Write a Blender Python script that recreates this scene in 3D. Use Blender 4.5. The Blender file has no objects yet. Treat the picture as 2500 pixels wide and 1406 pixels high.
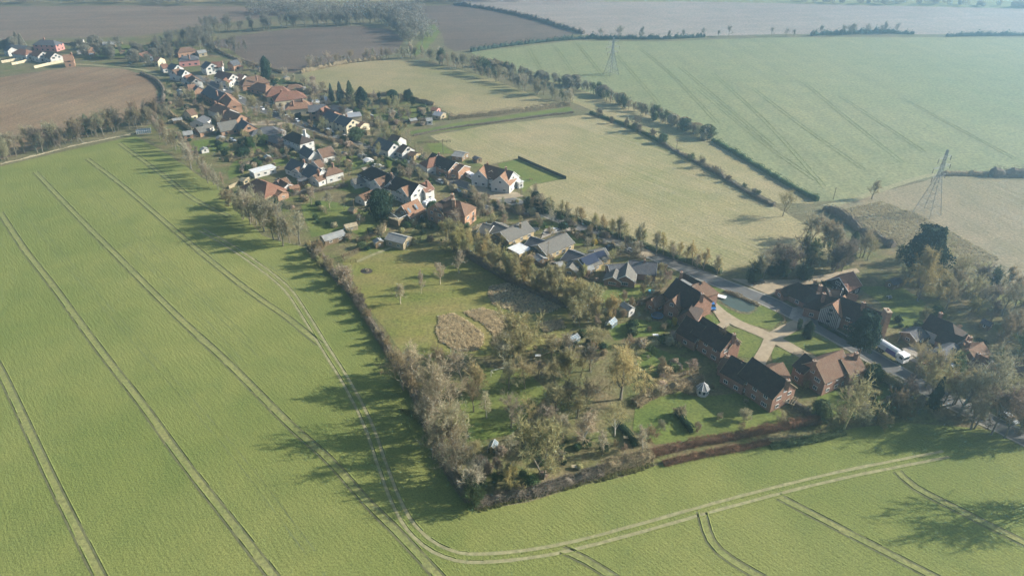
import bpy, math, random
import numpy as np
from mathutils import Vector, Matrix
R = math.radians
SC = bpy.context.scene
# ------------------------------------------------------------------ camera, light, exposure
CAM_H, CAM_F, PITCH = 120.0, 1700.0, 31.0          # metres, focal length in px of a 2500 px wide frame, degrees below level
cam = bpy.data.cameras.new('camera'); cam.sensor_width = 36.0; cam.lens = CAM_F / 2500 * 36
cam.clip_start = 1.0; cam.clip_end = 20000
camo = bpy.data.objects.new('camera', cam); SC.collection.objects.link(camo)
camo.location = (0, 0, CAM_H); camo.rotation_euler = (R(90 - PITCH), 0, 0); SC.camera = camo
SUN_EL, SUN_AZ = 25.5, 10.0                          # azimuth counted from +X towards +Y
w = bpy.data.worlds.new('World'); SC.world = w; w.use_nodes = True
nt = w.node_tree; nt.nodes.clear()
sky = nt.nodes.new('ShaderNodeTexSky'); sky.sky_type = 'NISHITA'; sky.sun_disc = False
sky.sun_elevation = R(SUN_EL); sky.sun_rotation = R(90 - SUN_AZ); sky.air_density = 1.0; sky.dust_density = 1.5
bg = nt.nodes.new('ShaderNodeBackground'); bg.inputs['Strength'].default_value = 0.065
wo = nt.nodes.new('ShaderNodeOutputWorld')
nt.links.new(sky.outputs[0], bg.inputs[0]); nt.links.new(bg.outputs[0], wo.inputs[0])
sl = bpy.data.lights.new('sun', 'SUN'); sl.energy = 5.0; sl.angle = R(0.55); sl.color = (1.0, 0.93, 0.80)
so = bpy.data.objects.new('sun', sl); SC.collection.objects.link(so)
sd = Vector((math.cos(R(SUN_EL)) * math.cos(R(SUN_AZ)), math.cos(R(SUN_EL)) * math.sin(R(SUN_AZ)), math.sin(R(SUN_EL))))
so.rotation_euler = sd.to_track_quat('Z', 'Y').to_euler(); so.location = (200, 50, 300)
SC.view_settings.view_transform = 'Standard'; SC.view_settings.look = 'None'
SC.view_settings.exposure = 1.20; SC.view_settings.gamma = 1.0; SC.view_settings.use_curve_mapping = False
SC.render.engine = 'CYCLES'; cy = SC.cycles
cy.max_bounces = 5; cy.diffuse_bounces = 2; cy.glossy_bounces = 2; cy.volume_bounces = 1; cy.transmission_bounces = 2
cy.transparent_max_bounces = 4; cy.use_denoising = True; cy.use_adaptive_sampling = True; cy.adaptive_threshold = 0.006

# ------------------------------------------------------------------ photo pixel -> point on the level z
_c, _s = math.cos(R(PITCH)), math.sin(R(PITCH))
def P(x, y, z=0.0):
    a = (x - 1250) / CAM_F; b = -(y - 703) / CAM_F
    d = (a, _c + b * _s, -_s + b * _c); t = (CAM_H - z) / -d[2]
    return Vector((d[0] * t, d[1] * t, z))
def pix(v):
    Z = v[2] - CAM_H; f = v[1] * _c - Z * _s; u = v[1] * _s + Z * _c
    return 1250 + CAM_F * v[0] / f, 703 - CAM_F * u / f, f
def height_at(base, ty):                            # height whose top shows at row ty
    lo, hi = 0.2, 45.0
    for _ in range(30):
        m = (lo + hi) / 2
        if pix((base[0], base[1], m))[1] > ty: lo = m
        else: hi = m
    return lo
def width_at(base, wpx): return wpx * pix(base)[2] / CAM_F

# ------------------------------------------------------------------ materials
MATS = {}
def L(c):                                           # sRGB 0-255 -> linear
    return tuple(((v / 255) / 12.92 if v / 255 <= .04045 else (((v / 255) + .055) / 1.055) ** 2.4) for v in c) + (1,)
def newmat(name, rough=0.9, spec=0.2):
    m = bpy.data.materials.new(name); m.use_nodes = True; MATS[name] = m
    b = m.node_tree.nodes['Principled BSDF']; b.inputs['Roughness'].default_value = rough
    b.inputs['Specular IOR Level'].default_value = spec
    return m, m.node_tree, b
def N(nt, t, **kw):
    n = nt.nodes.new(t)
    for k, v in kw.items():
        if k in n.inputs: n.inputs[k].default_value = v
        else: setattr(n, k, v)
    return n
def ramp(nt, fac, stops):
    r = nt.nodes.new('ShaderNodeValToRGB'); e = r.color_ramp.elements
    while len(e) < len(stops): e.new(0.5)
    for q, (p, c) in zip(e, stops): q.position = p; q.color = c
    nt.links.new(fac, r.inputs[0]); return r.outputs[0]
def mixc(nt, fac, a, b, mode='MIX'):
    m = nt.nodes.new('ShaderNodeMix'); m.data_type = 'RGBA'; m.blend_type = mode
    for s, v in ((0, fac), (6, a), (7, b)):
        if hasattr(v, 'is_linked') or hasattr(v, 'links'): nt.links.new(v, m.inputs[s])
        else: m.inputs[s].default_value = v
    return m.outputs[2]
def coords(nt, ang=0.0, scale=(1, 1, 1)):
    g = nt.nodes.new('ShaderNodeNewGeometry'); v = nt.nodes.new('ShaderNodeMapping'); v.vector_type = 'TEXTURE'
    v.inputs['Rotation'].default_value = (0, 0, ang); v.inputs['Scale'].default_value = scale
    nt.links.new(g.outputs['Position'], v.inputs[0]); return v.outputs[0]
def noise(nt, vec, scale, detail=3, rough=0.55, dist=0.0):
    n = N(nt, 'ShaderNodeTexNoise', Scale=scale, Detail=detail, Roughness=rough, Distortion=dist)
    nt.links.new(vec, n.inputs['Vector']); return n.outputs['Fac']
def field_mat(name, c1, c2, c3, ang=0.0, stretch=12, fine=1.6, blotch=0.02, line=0.25, linemix=.35, bump=0.6, bdist=.25):
    """c1/c2 mottled patches, c3 drilled or ploughed lines running along ang"""
    m, nt, b = newmat(name, 0.95, 0.1)
    w = coords(nt); a = coords(nt, ang, (stretch, 1, 1))
    big = ramp(nt, noise(nt, w, blotch, 4), [(.36, c1), (.64, c2)])
    ln = ramp(nt, noise(nt, a, line, 3, .6), [(.42, (0, 0, 0, 1)), (.68, (linemix,) * 3 + (1,))])
    c = mixc(nt, ln, big, c3)
    md = ramp(nt, noise(nt, w, .07, 4, .65, .6), [(.3, (.86, .90, .88, 1)), (.7, (1.13, 1.08, 1.06, 1))]); c = mixc(nt, 1.0, c, md, 'MULTIPLY')
    f = noise(nt, w, fine, 3, .7)
    g = ramp(nt, f, [(.3, (.62,) * 3 + (1,)), (.7, (1.34,) * 3 + (1,))])
    c = mixc(nt, 1.0, c, g, 'MULTIPLY')
    nt.links.new(c, b.inputs['Base Color'])
    bp = N(nt, 'ShaderNodeBump', Strength=bump, Distance=bdist)
    ad = N(nt, 'ShaderNodeMath', operation='ADD'); nt.links.new(f, ad.inputs[0])
    l2 = noise(nt, a, line * 2.2, 2); nt.links.new(l2, ad.inputs[1])
    nt.links.new(ad.outputs[0], bp.inputs['Height']); nt.links.new(bp.outputs[0], b.inputs['Normal'])
    return m
def plain_mat(name, col, rough=.8, spec=.3, var=.25, scale=2.0, metal=0.0, streak=False):
    m, nt, b = newmat(name, rough, spec); b.inputs['Metallic'].default_value = metal
    w = coords(nt, 0, (1, 1, 4) if streak else (1, 1, 1))
    g = ramp(nt, noise(nt, w, scale, 4, .6), [(.3, (1 - var,) * 3 + (1,)), (.7, (1 + var,) * 3 + (1,))])
    nt.links.new(mixc(nt, 1.0, col, g, 'MULTIPLY'), b.inputs['Base Color']); return m
def tile_mat(name, ca, cb, lichen=(.18, .17, .12, 1)):
    m, nt, b = newmat(name, .85, .2)
    uv = nt.nodes.new('ShaderNodeUVMap').outputs[0]
    t = N(nt, 'ShaderNodeTexBrick', Scale=1.0); t.offset = .5
    t.inputs['Brick Width'].default_value = .34; t.inputs['Row Height'].default_value = .28; t.inputs['Mortar Size'].default_value = .03
    t.inputs['Color1'].default_value = ca; t.inputs['Color2'].default_value = cb; t.inputs['Mortar'].default_value = tuple(v * .45 for v in ca[:3]) + (1,)
    nt.links.new(uv, t.inputs['Vector'])
    n = noise(nt, coords(nt), .9, 5, .65)
    c = mixc(nt, ramp(nt, n, [(.5, (0, 0, 0, 1)), (.75, (.55,) * 3 + (1,))]), t.outputs['Color'], lichen)
    g = ramp(nt, noise(nt, coords(nt), 3.5, 3), [(.3, (.78,) * 3 + (1,)), (.7, (1.22,) * 3 + (1,))])
    nt.links.new(mixc(nt, 1.0, c, g, 'MULTIPLY'), b.inputs['Base Color'])
    bp = N(nt, 'ShaderNodeBump', Strength=.5, Distance=.04); nt.links.new(t.outputs['Fac'], bp.inputs['Height']); bp.invert = True
    nt.links.new(bp.outputs[0], b.inputs['Normal']); return m
def brick_mat(name, ca, cb, mortar):
    m, nt, b = newmat(name, .9, .15)
    t = N(nt, 'ShaderNodeTexBrick', Scale=1.0)
    t.inputs['Brick Width'].default_value = .23; t.inputs['Row Height'].default_value = .075; t.inputs['Mortar Size'].default_value = .01
    t.inputs['Color1'].default_value = ca; t.inputs['Color2'].default_value = cb; t.inputs['Mortar'].default_value = mortar
    nt.links.new(nt.nodes.new('ShaderNodeUVMap').outputs[0], t.inputs['Vector'])
    g = ramp(nt, noise(nt, coords(nt), 1.1, 4, .65), [(.3, (.72,) * 3 + (1,)), (.7, (1.2,) * 3 + (1,))])
    nt.links.new(mixc(nt, 1.0, t.outputs['Color'], g, 'MULTIPLY'), b.inputs['Base Color']); return m
def plant_mat(name, var=.35, trans=.15):                  # tint comes from each plant's own object colour
    m, nt, b = newmat(name, .9, .1)
    oi = nt.nodes.new('ShaderNodeObjectInfo')
    g = ramp(nt, noise(nt, coords(nt), .9, 3, .7), [(.25, (1 - var,) * 3 + (1,)), (.75, (1 + var,) * 3 + (1,))])
    g2 = ramp(nt, noise(nt, coords(nt), 5.0, 2, .7), [(.3, (.62,) * 3 + (1,)), (.7, (1.38,) * 3 + (1,))])
    c = mixc(nt, 1.0, mixc(nt, 1.0, oi.outputs['Color'], g, 'MULTIPLY'), g2, 'MULTIPLY')
    nt.links.new(c, b.inputs['Base Color'])
    if trans:                                          # thin twigs and leaves also pass light through
        tr = nt.nodes.new('ShaderNodeBsdfTranslucent'); nt.links.new(c, tr.inputs[0]); mx = nt.nodes.new('ShaderNodeMixShader'); mx.inputs[0].default_value = trans
        o = nt.nodes['Material Output']; nt.links.new(b.outputs[0], mx.inputs[1]); nt.links.new(tr.outputs[0], mx.inputs[2]); nt.links.new(mx.outputs[0], o.inputs[0])
    return m

# ------------------------------------------------------------------ mesh helpers
def tag(o, label=None, cat=None, group=None, kind=None):
    for k, v in (('label', label), ('category', cat), ('group', group), ('kind', kind)):
        if v: o[k] = v
    return o
class MB:
    def __init__(s): s.v = []; s.f = []; s.uv = []
    def face(s, pts, uvs=None):
        i = len(s.v); s.v += [tuple(p) for p in pts]; s.f.append(tuple(range(i, i + len(pts))))
        s.uv.append(uvs or [(0, 0)] * len(pts))
    def prism(s, ring0, ring1, caps=True):
        n = len(ring0)
        for k in range(n):
            j = (k + 1) % n
            a, b, c, d = Vector(ring0[k]), Vector(ring0[j]), Vector(ring1[j]), Vector(ring1[k])
            w = (b - a).length; h = (d - a).length
            s.face([a, b, c, d], [(a.x + a.y, a.z), (a.x + a.y + w, a.z), (a.x + a.y + w, a.z + h), (a.x + a.y, a.z + h)])
        if caps:
            s.face(list(reversed(ring0))); s.face(list(ring1))
    def box(s, c, u, v, su, sv, z0, z1):                # oriented box: centre, unit axes, full sizes
        c = Vector((c[0], c[1], 0)); u = Vector(u) * su / 2; v = Vector(v) * sv / 2
        r = [c - u - v, c + u - v, c + u + v, c - u + v]
        s.prism([p + Vector((0, 0, z0)) for p in r], [p + Vector((0, 0, z1)) for p in r])
    def bar(s, a, b, r, n=4, r1=None):
        a = Vector(a); b = Vector(b); d = (b - a).normalized(); r1 = r if r1 is None else r1
        x = d.orthogonal().normalized(); y = d.cross(x)
        s.prism([a + (x * math.cos(t) + y * math.sin(t)) * r for t in [2 * math.pi * k / n for k in range(n)]],
                [b + (x * math.cos(t) + y * math.sin(t)) * r1 for t in [2 * math.pi * k / n for k in range(n)]])
    def build(s, name, mat, parent=None, org=(0, 0, 0), smooth=False):
        me = bpy.data.meshes.new(name); ox, oy, oz = org
        me.from_pydata([(a - ox, b - oy, c - oz) for a, b, c in s.v], [], s.f)
        ul = me.uv_layers.new(name='UVMap'); flat = [c for f in s.uv for p in f for c in p]
        ul.data.foreach_set('uv', flat)
        me.materials.append(MATS[mat] if isinstance(mat, str) else mat)
        if smooth: me.shade_smooth()
        o = bpy.data.objects.new(name, me); SC.collection.objects.link(o)
        if parent: o.parent = parent
        else: o.location = org
        return o
def empty(name, loc, label, cat, group=None):
    o = bpy.data.objects.new(name, None); SC.collection.objects.link(o); o.location = loc; o.empty_display_size = .5
    return tag(o, label, cat, group)
def sheet(name, pts, z, mat, kind='structure', ground=True, label=None, cat=None, wob=0.0, seed=1):
    q = [P(x, y) for x, y in pts] if ground else [Vector((x, y, 0)) for x, y in pts]
    if wob:
        rnd = random.Random(seed); r = []
        for a, b in zip(q, q[1:] + q[:1]):
            n = max(1, int((b - a).length / 7)); r.append(a)
            if max(abs(a.x), abs(a.y), abs(b.x), abs(b.y)) > 900: continue
            for k in range(1, n): r.append(a.lerp(b, k / n) + Vector((rnd.uniform(-wob, wob), rnd.uniform(-wob, wob), 0)))
        q = r
    me = bpy.data.meshes.new(name); n = len(q)
    area = sum(q[i].x * q[(i + 1) % n].y - q[(i + 1) % n].x * q[i].y for i in range(n))
    if area < 0: q = q[::-1]
    me.from_pydata([(p.x, p.y, z) for p in q], [], [tuple(range(n))]); me.materials.append(MATS[mat])
    o = bpy.data.objects.new(name, me); SC.collection.objects.link(o); return tag(o, label, cat, None, kind)
def spline(pts, step=2.0):                              # smooth path through ground points
    out = []
    for i in range(len(pts) - 1):
        p0, p1, p2, p3 = pts[max(i - 1, 0)], pts[i], pts[i + 1], pts[min(i + 2, len(pts) - 1)]
        n = max(1, int((p2 - p1).length / step))
        for k in range(n):
            t = k / n
            out.append(.5 * ((2 * p1) + (p2 - p0) * t + (2 * p0 - 5 * p1 + 4 * p2 - p3) * t * t + (3 * p1 - p0 - 3 * p2 + p3) * t ** 3))
    out.append(pts[-1]); return out
def side(pts, i):
    a = pts[max(i - 1, 0)]; b = pts[min(i + 1, len(pts) - 1)]; d = (b - a); d.z = 0; d.normalize(); return Vector((-d.y, d.x, 0))
def ribbon(mb, pts, off0, off1, z, jit=0.0, rnd=random):
    for i in range(len(pts) - 1):
        s0, s1 = side(pts, i), side(pts, i + 1)
        if i == 0: ja = (rnd.uniform(-jit, jit), rnd.uniform(-jit, jit))
        jb = (rnd.uniform(-jit, jit), rnd.uniform(-jit, jit))
        q = [pts[i] + s0 * (off0 + ja[0]), pts[i] + s0 * (off1 + ja[1]), pts[i + 1] + s1 * (off1 + jb[1]), pts[i + 1] + s1 * (off0 + jb[0])]
        q = [Vector((p.x, p.y, z)) for p in q]
        if (q[1] - q[0]).cross(q[2] - q[0]).z < 0: q = q[::-1]
        mb.face(q, [(p.x, p.y) for p in q]); ja = jb
def G(pts, step=3.0): return spline([P(x, y) for x, y in pts], step)
# ================================================================== materials in use
def gp(a, b): d = P(*b) - P(*a); return math.atan2(d.y, d.x)
CROP_A = gp((0, 905), (245, 1400)); CROP_B = gp((1503, 134), (1607, 252)); PAST_A = gp((1075, 340), (1290, 440)); PL_A = gp((0, 290), (300, 200)); FAR_A = gp((0, 70), (400, 60))
def c4(r, g, b): return (r, g, b, 1)
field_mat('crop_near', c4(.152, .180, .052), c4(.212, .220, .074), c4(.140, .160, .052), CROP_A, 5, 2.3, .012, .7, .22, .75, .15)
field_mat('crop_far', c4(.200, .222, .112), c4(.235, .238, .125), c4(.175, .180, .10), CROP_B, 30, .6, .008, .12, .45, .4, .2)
field_mat('plough_left', c4(.210, .140, .085), c4(.275, .195, .122), c4(.160, .108, .070), PL_A, 30, .8, .016, .12, .7, .8, .4)
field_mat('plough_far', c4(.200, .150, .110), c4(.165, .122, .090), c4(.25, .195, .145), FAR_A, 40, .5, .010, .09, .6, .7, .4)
field_mat('plough_mid', c4(.130, .100, .078), c4(.155, .118, .092), c4(.10, .075, .06), gp((560, 120), (900, 110)), 40, .6, .010, .12, .6, .7, .4)
field_mat('pasture_tan', c4(.300, .245, .130), c4(.205, .200, .090), c4(.30, .25, .15), gp((800, 190), (1200, 230)), 14, .9, .014, .10, .6, .6, .3)
field_mat('pasture_mid', c4(.230, .222, .098), c4(.310, .258, .142), c4(.34, .29, .18), PAST_A, 18, 1.1, .022, .45, .65, .6, .25)
field_mat('straw_field', c4(.245, .205, .130), c4(.215, .190, .110), c4(.28, .235, .16), gp((2200, 520), (2500, 690)), 25, 1.0, .015, .2, .5, .6, .3)
field_mat('lawn', c4(.120, .160, .040), c4(.165, .180, .055), c4(.09, .12, .04), 0.3, 3, 1.3, .045, .3, .5, .5, .15)
field_mat('meadow', c4(.205, .190, .060), c4(.145, .165, .045), c4(.24, .19, .085), 0.0, 3, 1.0, .05, .12, .6, .6, .2)
field_mat('garden_soil', c4(.125, .145, .048), c4(.200, .160, .090), c4(.11, .095, .055), 0.6, 2, 1.1, .10, .3, .7, .8, .3)
field_mat('rough_ground', c4(.19, .16, .095), c4(.15, .15, .075), c4(.1, .09, .06), 0.2, 3, .9, .05, .2, .6, .9, .5)
plain_mat('track_soil', c4(.27, .25, .14), .95, .1, .3, .8)
plain_mat('rut_soil_shaded', c4(.125, .122, .062), .9, .2, .35, .7); field_mat('crop_thin', c4(.22, .225, .09), c4(.195, .21, .075), c4(.25, .235, .11), 0, 2, 1.2, .1, .3, .4, .6, .1)  # wheel ruts: soil colour darkened for the shade of the crop edge
plain_mat('track_dark', c4(.085, .105, .04), .95, .1, .3, .8)
plain_mat('asphalt', c4(.125, .122, .118), .85, .3, .22, .35)
plain_mat('kerb', c4(.30, .28, .24), .9, .2, .2, 1.0)
plain_mat('gravel', c4(.36, .29, .20), .95, .1, .18, .5)
plain_mat('patio', c4(.34, .30, .25), .9, .2, .25, .8)
m, nt, b = newmat('pond_water', .3, .25); b.inputs['Base Color'].default_value = c4(.075, .10, .085)
bp = N(nt, 'ShaderNodeBump', Strength=.15, Distance=.05); nt.links.new(noise(nt, coords(nt), 1.2, 3), bp.inputs['Height']); nt.links.new(bp.outputs[0], b.inputs['Normal'])
plant_mat('bark', .25, 0); plant_mat('twigs', .25, .38); plant_mat('leaves', .35, .2); plant_mat('tussock', .3, .3)

field_mat('plough_hazed', c4(.29, .25, .22), c4(.25, .21, .185), c4(.34, .30, .26), FAR_A, 40, .5, .010, .09, .5, .6, .3)  # far plough, its colour lightened to carry the bright distant haze
# ================================================================== the ground and the fields
sheet('ground', [(-3500, -600), (3500, -600), (3500, 4500), (-3500, 4500)], 0, 'rough_ground', ground=False)
def field(pts, z, mat, name='field', wob=.5, seed=1): return sheet(name, pts, z, mat, wob=wob, seed=seed)
field([(-900, 560), (-300, 460), (0, 408), (150, 372), (330, 332), (400, 372), (480, 425), (560, 470), (590, 520), (640, 575), (745, 605), (800, 665), (850, 720), (905, 800), (960, 890), (1005, 960),
       (1050, 1060), (1090, 1150), (1165, 1246), (1290, 1225), (1420, 1185), (1600, 1136), (1850, 1092), (2050, 1052), (2200, 1030), (2330, 1040), (2430, 1050), (2520, 1080), (3300, 1250),
       (4200, 2600), (-2600, 2600)], .02, 'crop_near', wob=.6)
field([(-700, 240), (0, 190), (180, 163), (300, 168), (370, 190), (398, 222), (395, 250), (330, 290), (200, 335), (0, 390), (-700, 520)], .02, 'plough_left')
field([(-1200, 40), (-300, 22), (300, 14), (560, 16), (680, 22), (700, 34), (620, 48), (540, 56), (470, 68), (330, 90), (120, 94), (0, 108), (-500, 150), (-1200, 190)], .02, 'plough_far')
field([(490, 108), (560, 92), (650, 78), (760, 68), (870, 64), (950, 72), (985, 95), (970, 128), (900, 145), (800, 155), (715, 178), (650, 176), (560, 152), (505, 128)], .02, 'plough_mid')
field([(980, 18), (1100, 13), (1200, 25), (1310, 50), (1410, 84), (1330, 98), (1180, 116), (1110, 126), (1085, 112), (1078, 80), (1050, 58), (1000, 40)], .02, 'plough_mid')
field([(1000, 128), (1030, 95), (1045, 62), (1062, 60), (1074, 78), (1060, 100), (1035, 125), (1015, 138)], .05, 'lawn', name='grass_verge')
field([(730, 178), (830, 158), (930, 147), (1000, 150), (1110, 168), (1200, 192), (1330, 245), (1392, 258), (1250, 272), (1112, 287), (1060, 258), (960, 236), (830, 245), (770, 215)], .02, 'pasture_tan')
field([(985, 326), (1130, 298), (1390, 262), (1405, 274), (1200, 302), (1030, 330)], .03, 'lawn', name='grass_strip')
field([(1050, 332), (1200, 305), (1440, 280), (1560, 322), (1700, 402), (1890, 505), (2000, 565), (2050, 605), (1950, 645), (1830, 645), (1765, 668), (1640, 615), (1450, 545), (1330, 505), (1290, 455),
       (1382, 437), (1265, 388), (1180, 405), (1095, 360)], .03, 'pasture_mid')
field([(1330, 190), (1500, 242), (1560, 272), (1740, 348), (1990, 490), (1985, 497), (1900, 497), (1700, 392), (1450, 272), (1395, 250)], .02, 'pasture_mid')
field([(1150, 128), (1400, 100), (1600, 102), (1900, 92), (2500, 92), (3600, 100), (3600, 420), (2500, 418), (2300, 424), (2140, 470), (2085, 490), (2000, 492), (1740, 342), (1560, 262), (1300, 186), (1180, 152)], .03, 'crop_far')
field([(1120, 6), (1420, 86), (1600, 92), (1900, 84), (2500, 84), (3600, 90), (3600, -60), (1120, -60)], .015, 'plough_hazed')
field([(-1200, 10), (700, 5), (1110, 2), (1110, -80), (-1200, -80)], .015, 'pasture_tan')
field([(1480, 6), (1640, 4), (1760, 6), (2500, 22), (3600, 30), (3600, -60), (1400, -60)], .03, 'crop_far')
field([(2030, 510), (2140, 472), (2300, 430), (2500, 434), (3400, 440), (3400, 900), (2600, 760), (2400, 650), (2250, 570), (2160, 560)], .03, 'straw_field')
# village ground: gardens, lawns, paddock
VILL = [(380, 225), (420, 160), (400, 100), (560, 120), (640, 180), (740, 195), (830, 240), (960, 235), (1060, 260), (1110, 285), (985, 325), (1050, 335), (1095, 362), (1180, 402), (1265, 388), (1382, 437), (1292, 455),
        (1330, 505), (1450, 545), (1640, 615), (1765, 668), (1830, 645), (1960, 645), (2060, 605), (2100, 560), (2180, 600), (2400, 690), (2700, 800), (2700, 1100), (2430, 1046), (2200, 1030), (2050, 1048), (1850, 1088),
        (1600, 1132), (1420, 1180), (1290, 1220), (1165, 1240), (1090, 1145), (1050, 1055), (1005, 955), (960, 885), (905, 795), (850, 715), (800, 660), (745, 600), (640, 570), (590, 515), (560, 465), (480, 420), (400, 365), (335, 325), (400, 280)]
field(VILL, .0235, 'garden_soil', name='ground_gardens')
field([(0, 110), (120, 97), (330, 92), (480, 70), (560, 100), (420, 150), (400, 190), (300, 165), (180, 160), (0, 188), (-400, 220), (-400, 140)], .02, 'garden_soil', name='ground_gardens').location.z = -.004
MEADOW = [(835, 640), (900, 605), (1000, 600), (1090, 600), (1160, 640), (1250, 700), (1380, 752), (1400, 800), (1330, 850), (1180, 870), (1060, 880), (980, 860), (930, 790), (880, 720)]
field(MEADOW, .05, 'meadow', name='meadow')
for i, q in enumerate([
    [(735, 500), (800, 490), (910, 520), (950, 560), (900, 590), (850, 560), (760, 580), (745, 540)],
    [(590, 360), (640, 350), (700, 372), (760, 372), (690, 405), (640, 400), (560, 440), (560, 410)],
    [(1215, 400), (1265, 390), (1378, 436), (1300, 450), (1280, 470), (1240, 440)],
    [(1480, 800), (1560, 780), (1640, 790), (1620, 815), (1500, 832)], [(1555, 870), (1600, 850), (1690, 880), (1690, 905), (1560, 925)],
    [(1550, 1000), (1640, 950), (1700, 970), (1800, 960), (1900, 1000), (1940, 1030), (1700, 1075), (1600, 1085), (1545, 1050)],
    [(1740, 770), (1752, 732), (1770, 715), (1830, 738), (1905, 760), (1912, 780), (1880, 805), (1820, 790)],
    [(1690, 670), (1712, 668), (1800, 705), (1880, 745), (1905, 765), (1850, 750), (1770, 712), (1735, 720), (1725, 700)],
    [(1722, 765), (1760, 778), (1768, 790), (1750, 795), (1722, 780)], [(1770, 812), (1800, 800), (1870, 828), (1850, 876), (1800, 870)],
    [(1890, 828), (1975, 800), (2040, 835), (2060, 865), (2000, 870), (1960, 850)], [(1880, 850), (1925, 845), (1960, 880), (1930, 915), (1890, 900)],
    [(2090, 700), (2200, 700), (2260, 740), (2230, 800), (2170, 800), (2150, 740)], [(2000, 960), (2200, 930), (2240, 980), (2100, 1030), (1980, 1010)],
    [(1390, 690), (1480, 690), (1600, 700), (1580, 735), (1480, 740), (1400, 720)], [(1300, 540), (1370, 545), (1385, 560), (1330, 560)], [(1390, 575), (1460, 575), (1490, 600), (1400, 600)],
    [(800, 385), (880, 378), (930, 390), (880, 410), (820, 405)], [(1040, 350), (1075, 350), (1095, 365), (1110, 375), (1060, 378)],
    [(900, 275), (1010, 262), (1045, 280), (1000, 300), (920, 300)], [(1150, 900), (1280, 900), (1340, 960), (1250, 1060), (1150, 1080), (1120, 980)], [(240, 118), (330, 110), (380, 125), (300, 140), (230, 140)],
    [(470, 345), (520, 340), (560, 352), (540, 372), (480, 372)], [(560, 375), (640, 360), (660, 385), (590, 400)], [(830, 440), (900, 450), (880, 475), (830, 465)]]):
    field(q, .06 + .003 * i, 'lawn', name='lawn', wob=.5, seed=i)

# ---- road, drives
ROAD = [(470, 185), (520, 205), (560, 228), (600, 250), (660, 276), (730, 302), (800, 326), (870, 352), (930, 376), (1000, 402), (1080, 433), (1180, 468), (1290, 505), (1400, 548), (1500, 585), (1620, 634), (1700, 668),
        (1780, 700), (1870, 734), (1960, 778), (2060, 832), (2160, 890), (2260, 948), (2370, 1005), (2480, 1060), (2640, 1140)]
rp = G(ROAD, 3)
mb = MB(); ribbon(mb, rp, -3.4, 3.4, .14, .25); tag(mb.build('road_verge', 'kerb'), kind='structure')
mb = MB(); ribbon(mb, rp, -2.7, 2.7, .17, .06); tag(mb.build('road', 'asphalt'), kind='structure')
def drive(pts, w, mat='gravel', z=.185, name='driveway', smooth=True):
    mb = MB(); ribbon(mb, G(pts, 2), -w / 2, w / 2, z, .15); tag(mb.build(name, mat), kind='structure')
drive([(1728, 738), (1752, 758), (1790, 785), (1840, 806), (1885, 826), (1930, 850), (1985, 880)], 4.2)
drive([(1885, 826), (1920, 805), (1955, 790), (1985, 788)], 4.4, z=.19); drive([(1884, 824), (1872, 850), (1858, 876), (1850, 900)], 3.6, z=.195)
drive([(1752, 758), (1770, 792), (1755, 800)], 3.0, z=.20)
sheet('gravel_bay', [(1785, 681), (1850, 684), (1930, 684), (2010, 672), (2090, 655), (2100, 665), (2010, 688), (1950, 700), (1930, 712), (1905, 716), (1880, 722), (1830, 700)], .13, 'gravel', wob=.3)
for k, q in enumerate([[(1140, 455), (1180, 455), (1200, 470), (1260, 470), (1280, 480), (1210, 490), (1150, 475)], [(2200, 850), (2260, 845), (2290, 870), (2270, 900), (2220, 880)], [(1520, 612), (1570, 605), (1600, 625), (1560, 632)],
                       [(1330, 560), (1400, 555), (1410, 562), (1350, 572), (1320, 585)], [(600, 300), (650, 295), (700, 300), (680, 308), (610, 308)], [(880, 410), (940, 405), (945, 412), (890, 420)],
                       [(1575, 740), (1640, 705), (1650, 715), (1600, 735)], [(640, 250), (700, 262), (760, 258), (690, 272)], [(2210, 835), (2240, 810), (2260, 815), (2235, 850)]]):
    sheet('driveway', q, .20 + .004 * k, 'gravel' if k % 2 == 0 else 'patio', wob=.2)
drive([(870, 640), (905, 625), (960, 603), (1000, 590)], 1.5, 'track_soil', .16, 'footpath')
drive([(1000, 132), (1005, 100), (1045, 62)], 2.5, 'track_soil', .10, 'farm_track')
drive([(2015, 505), (2085, 488), (2140, 468), (2300, 424), (2500, 424), (2900, 426)], 3.0, 'track_soil', .10, 'farm_track')
drive([(580, 80), (650, 70), (760, 62), (860, 60)], 4, 'track_soil', .10, 'farm_track'); drive([(395, 190), (350, 172), (230, 160), (180, 158)], 3, 'track_soil', .10, 'farm_track')
drive([(1430, 4), (1620, 5), (1640, 5)], 5, 'track_soil', .10, 'farm_track')
# kerb-side lay-by wedge and bright patch at the junction
sheet('gravel_apron', [(1935, 752), (1965, 748), (2000, 765), (1960, 790), (1925, 778)], .205, 'patio', wob=.1)

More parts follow.
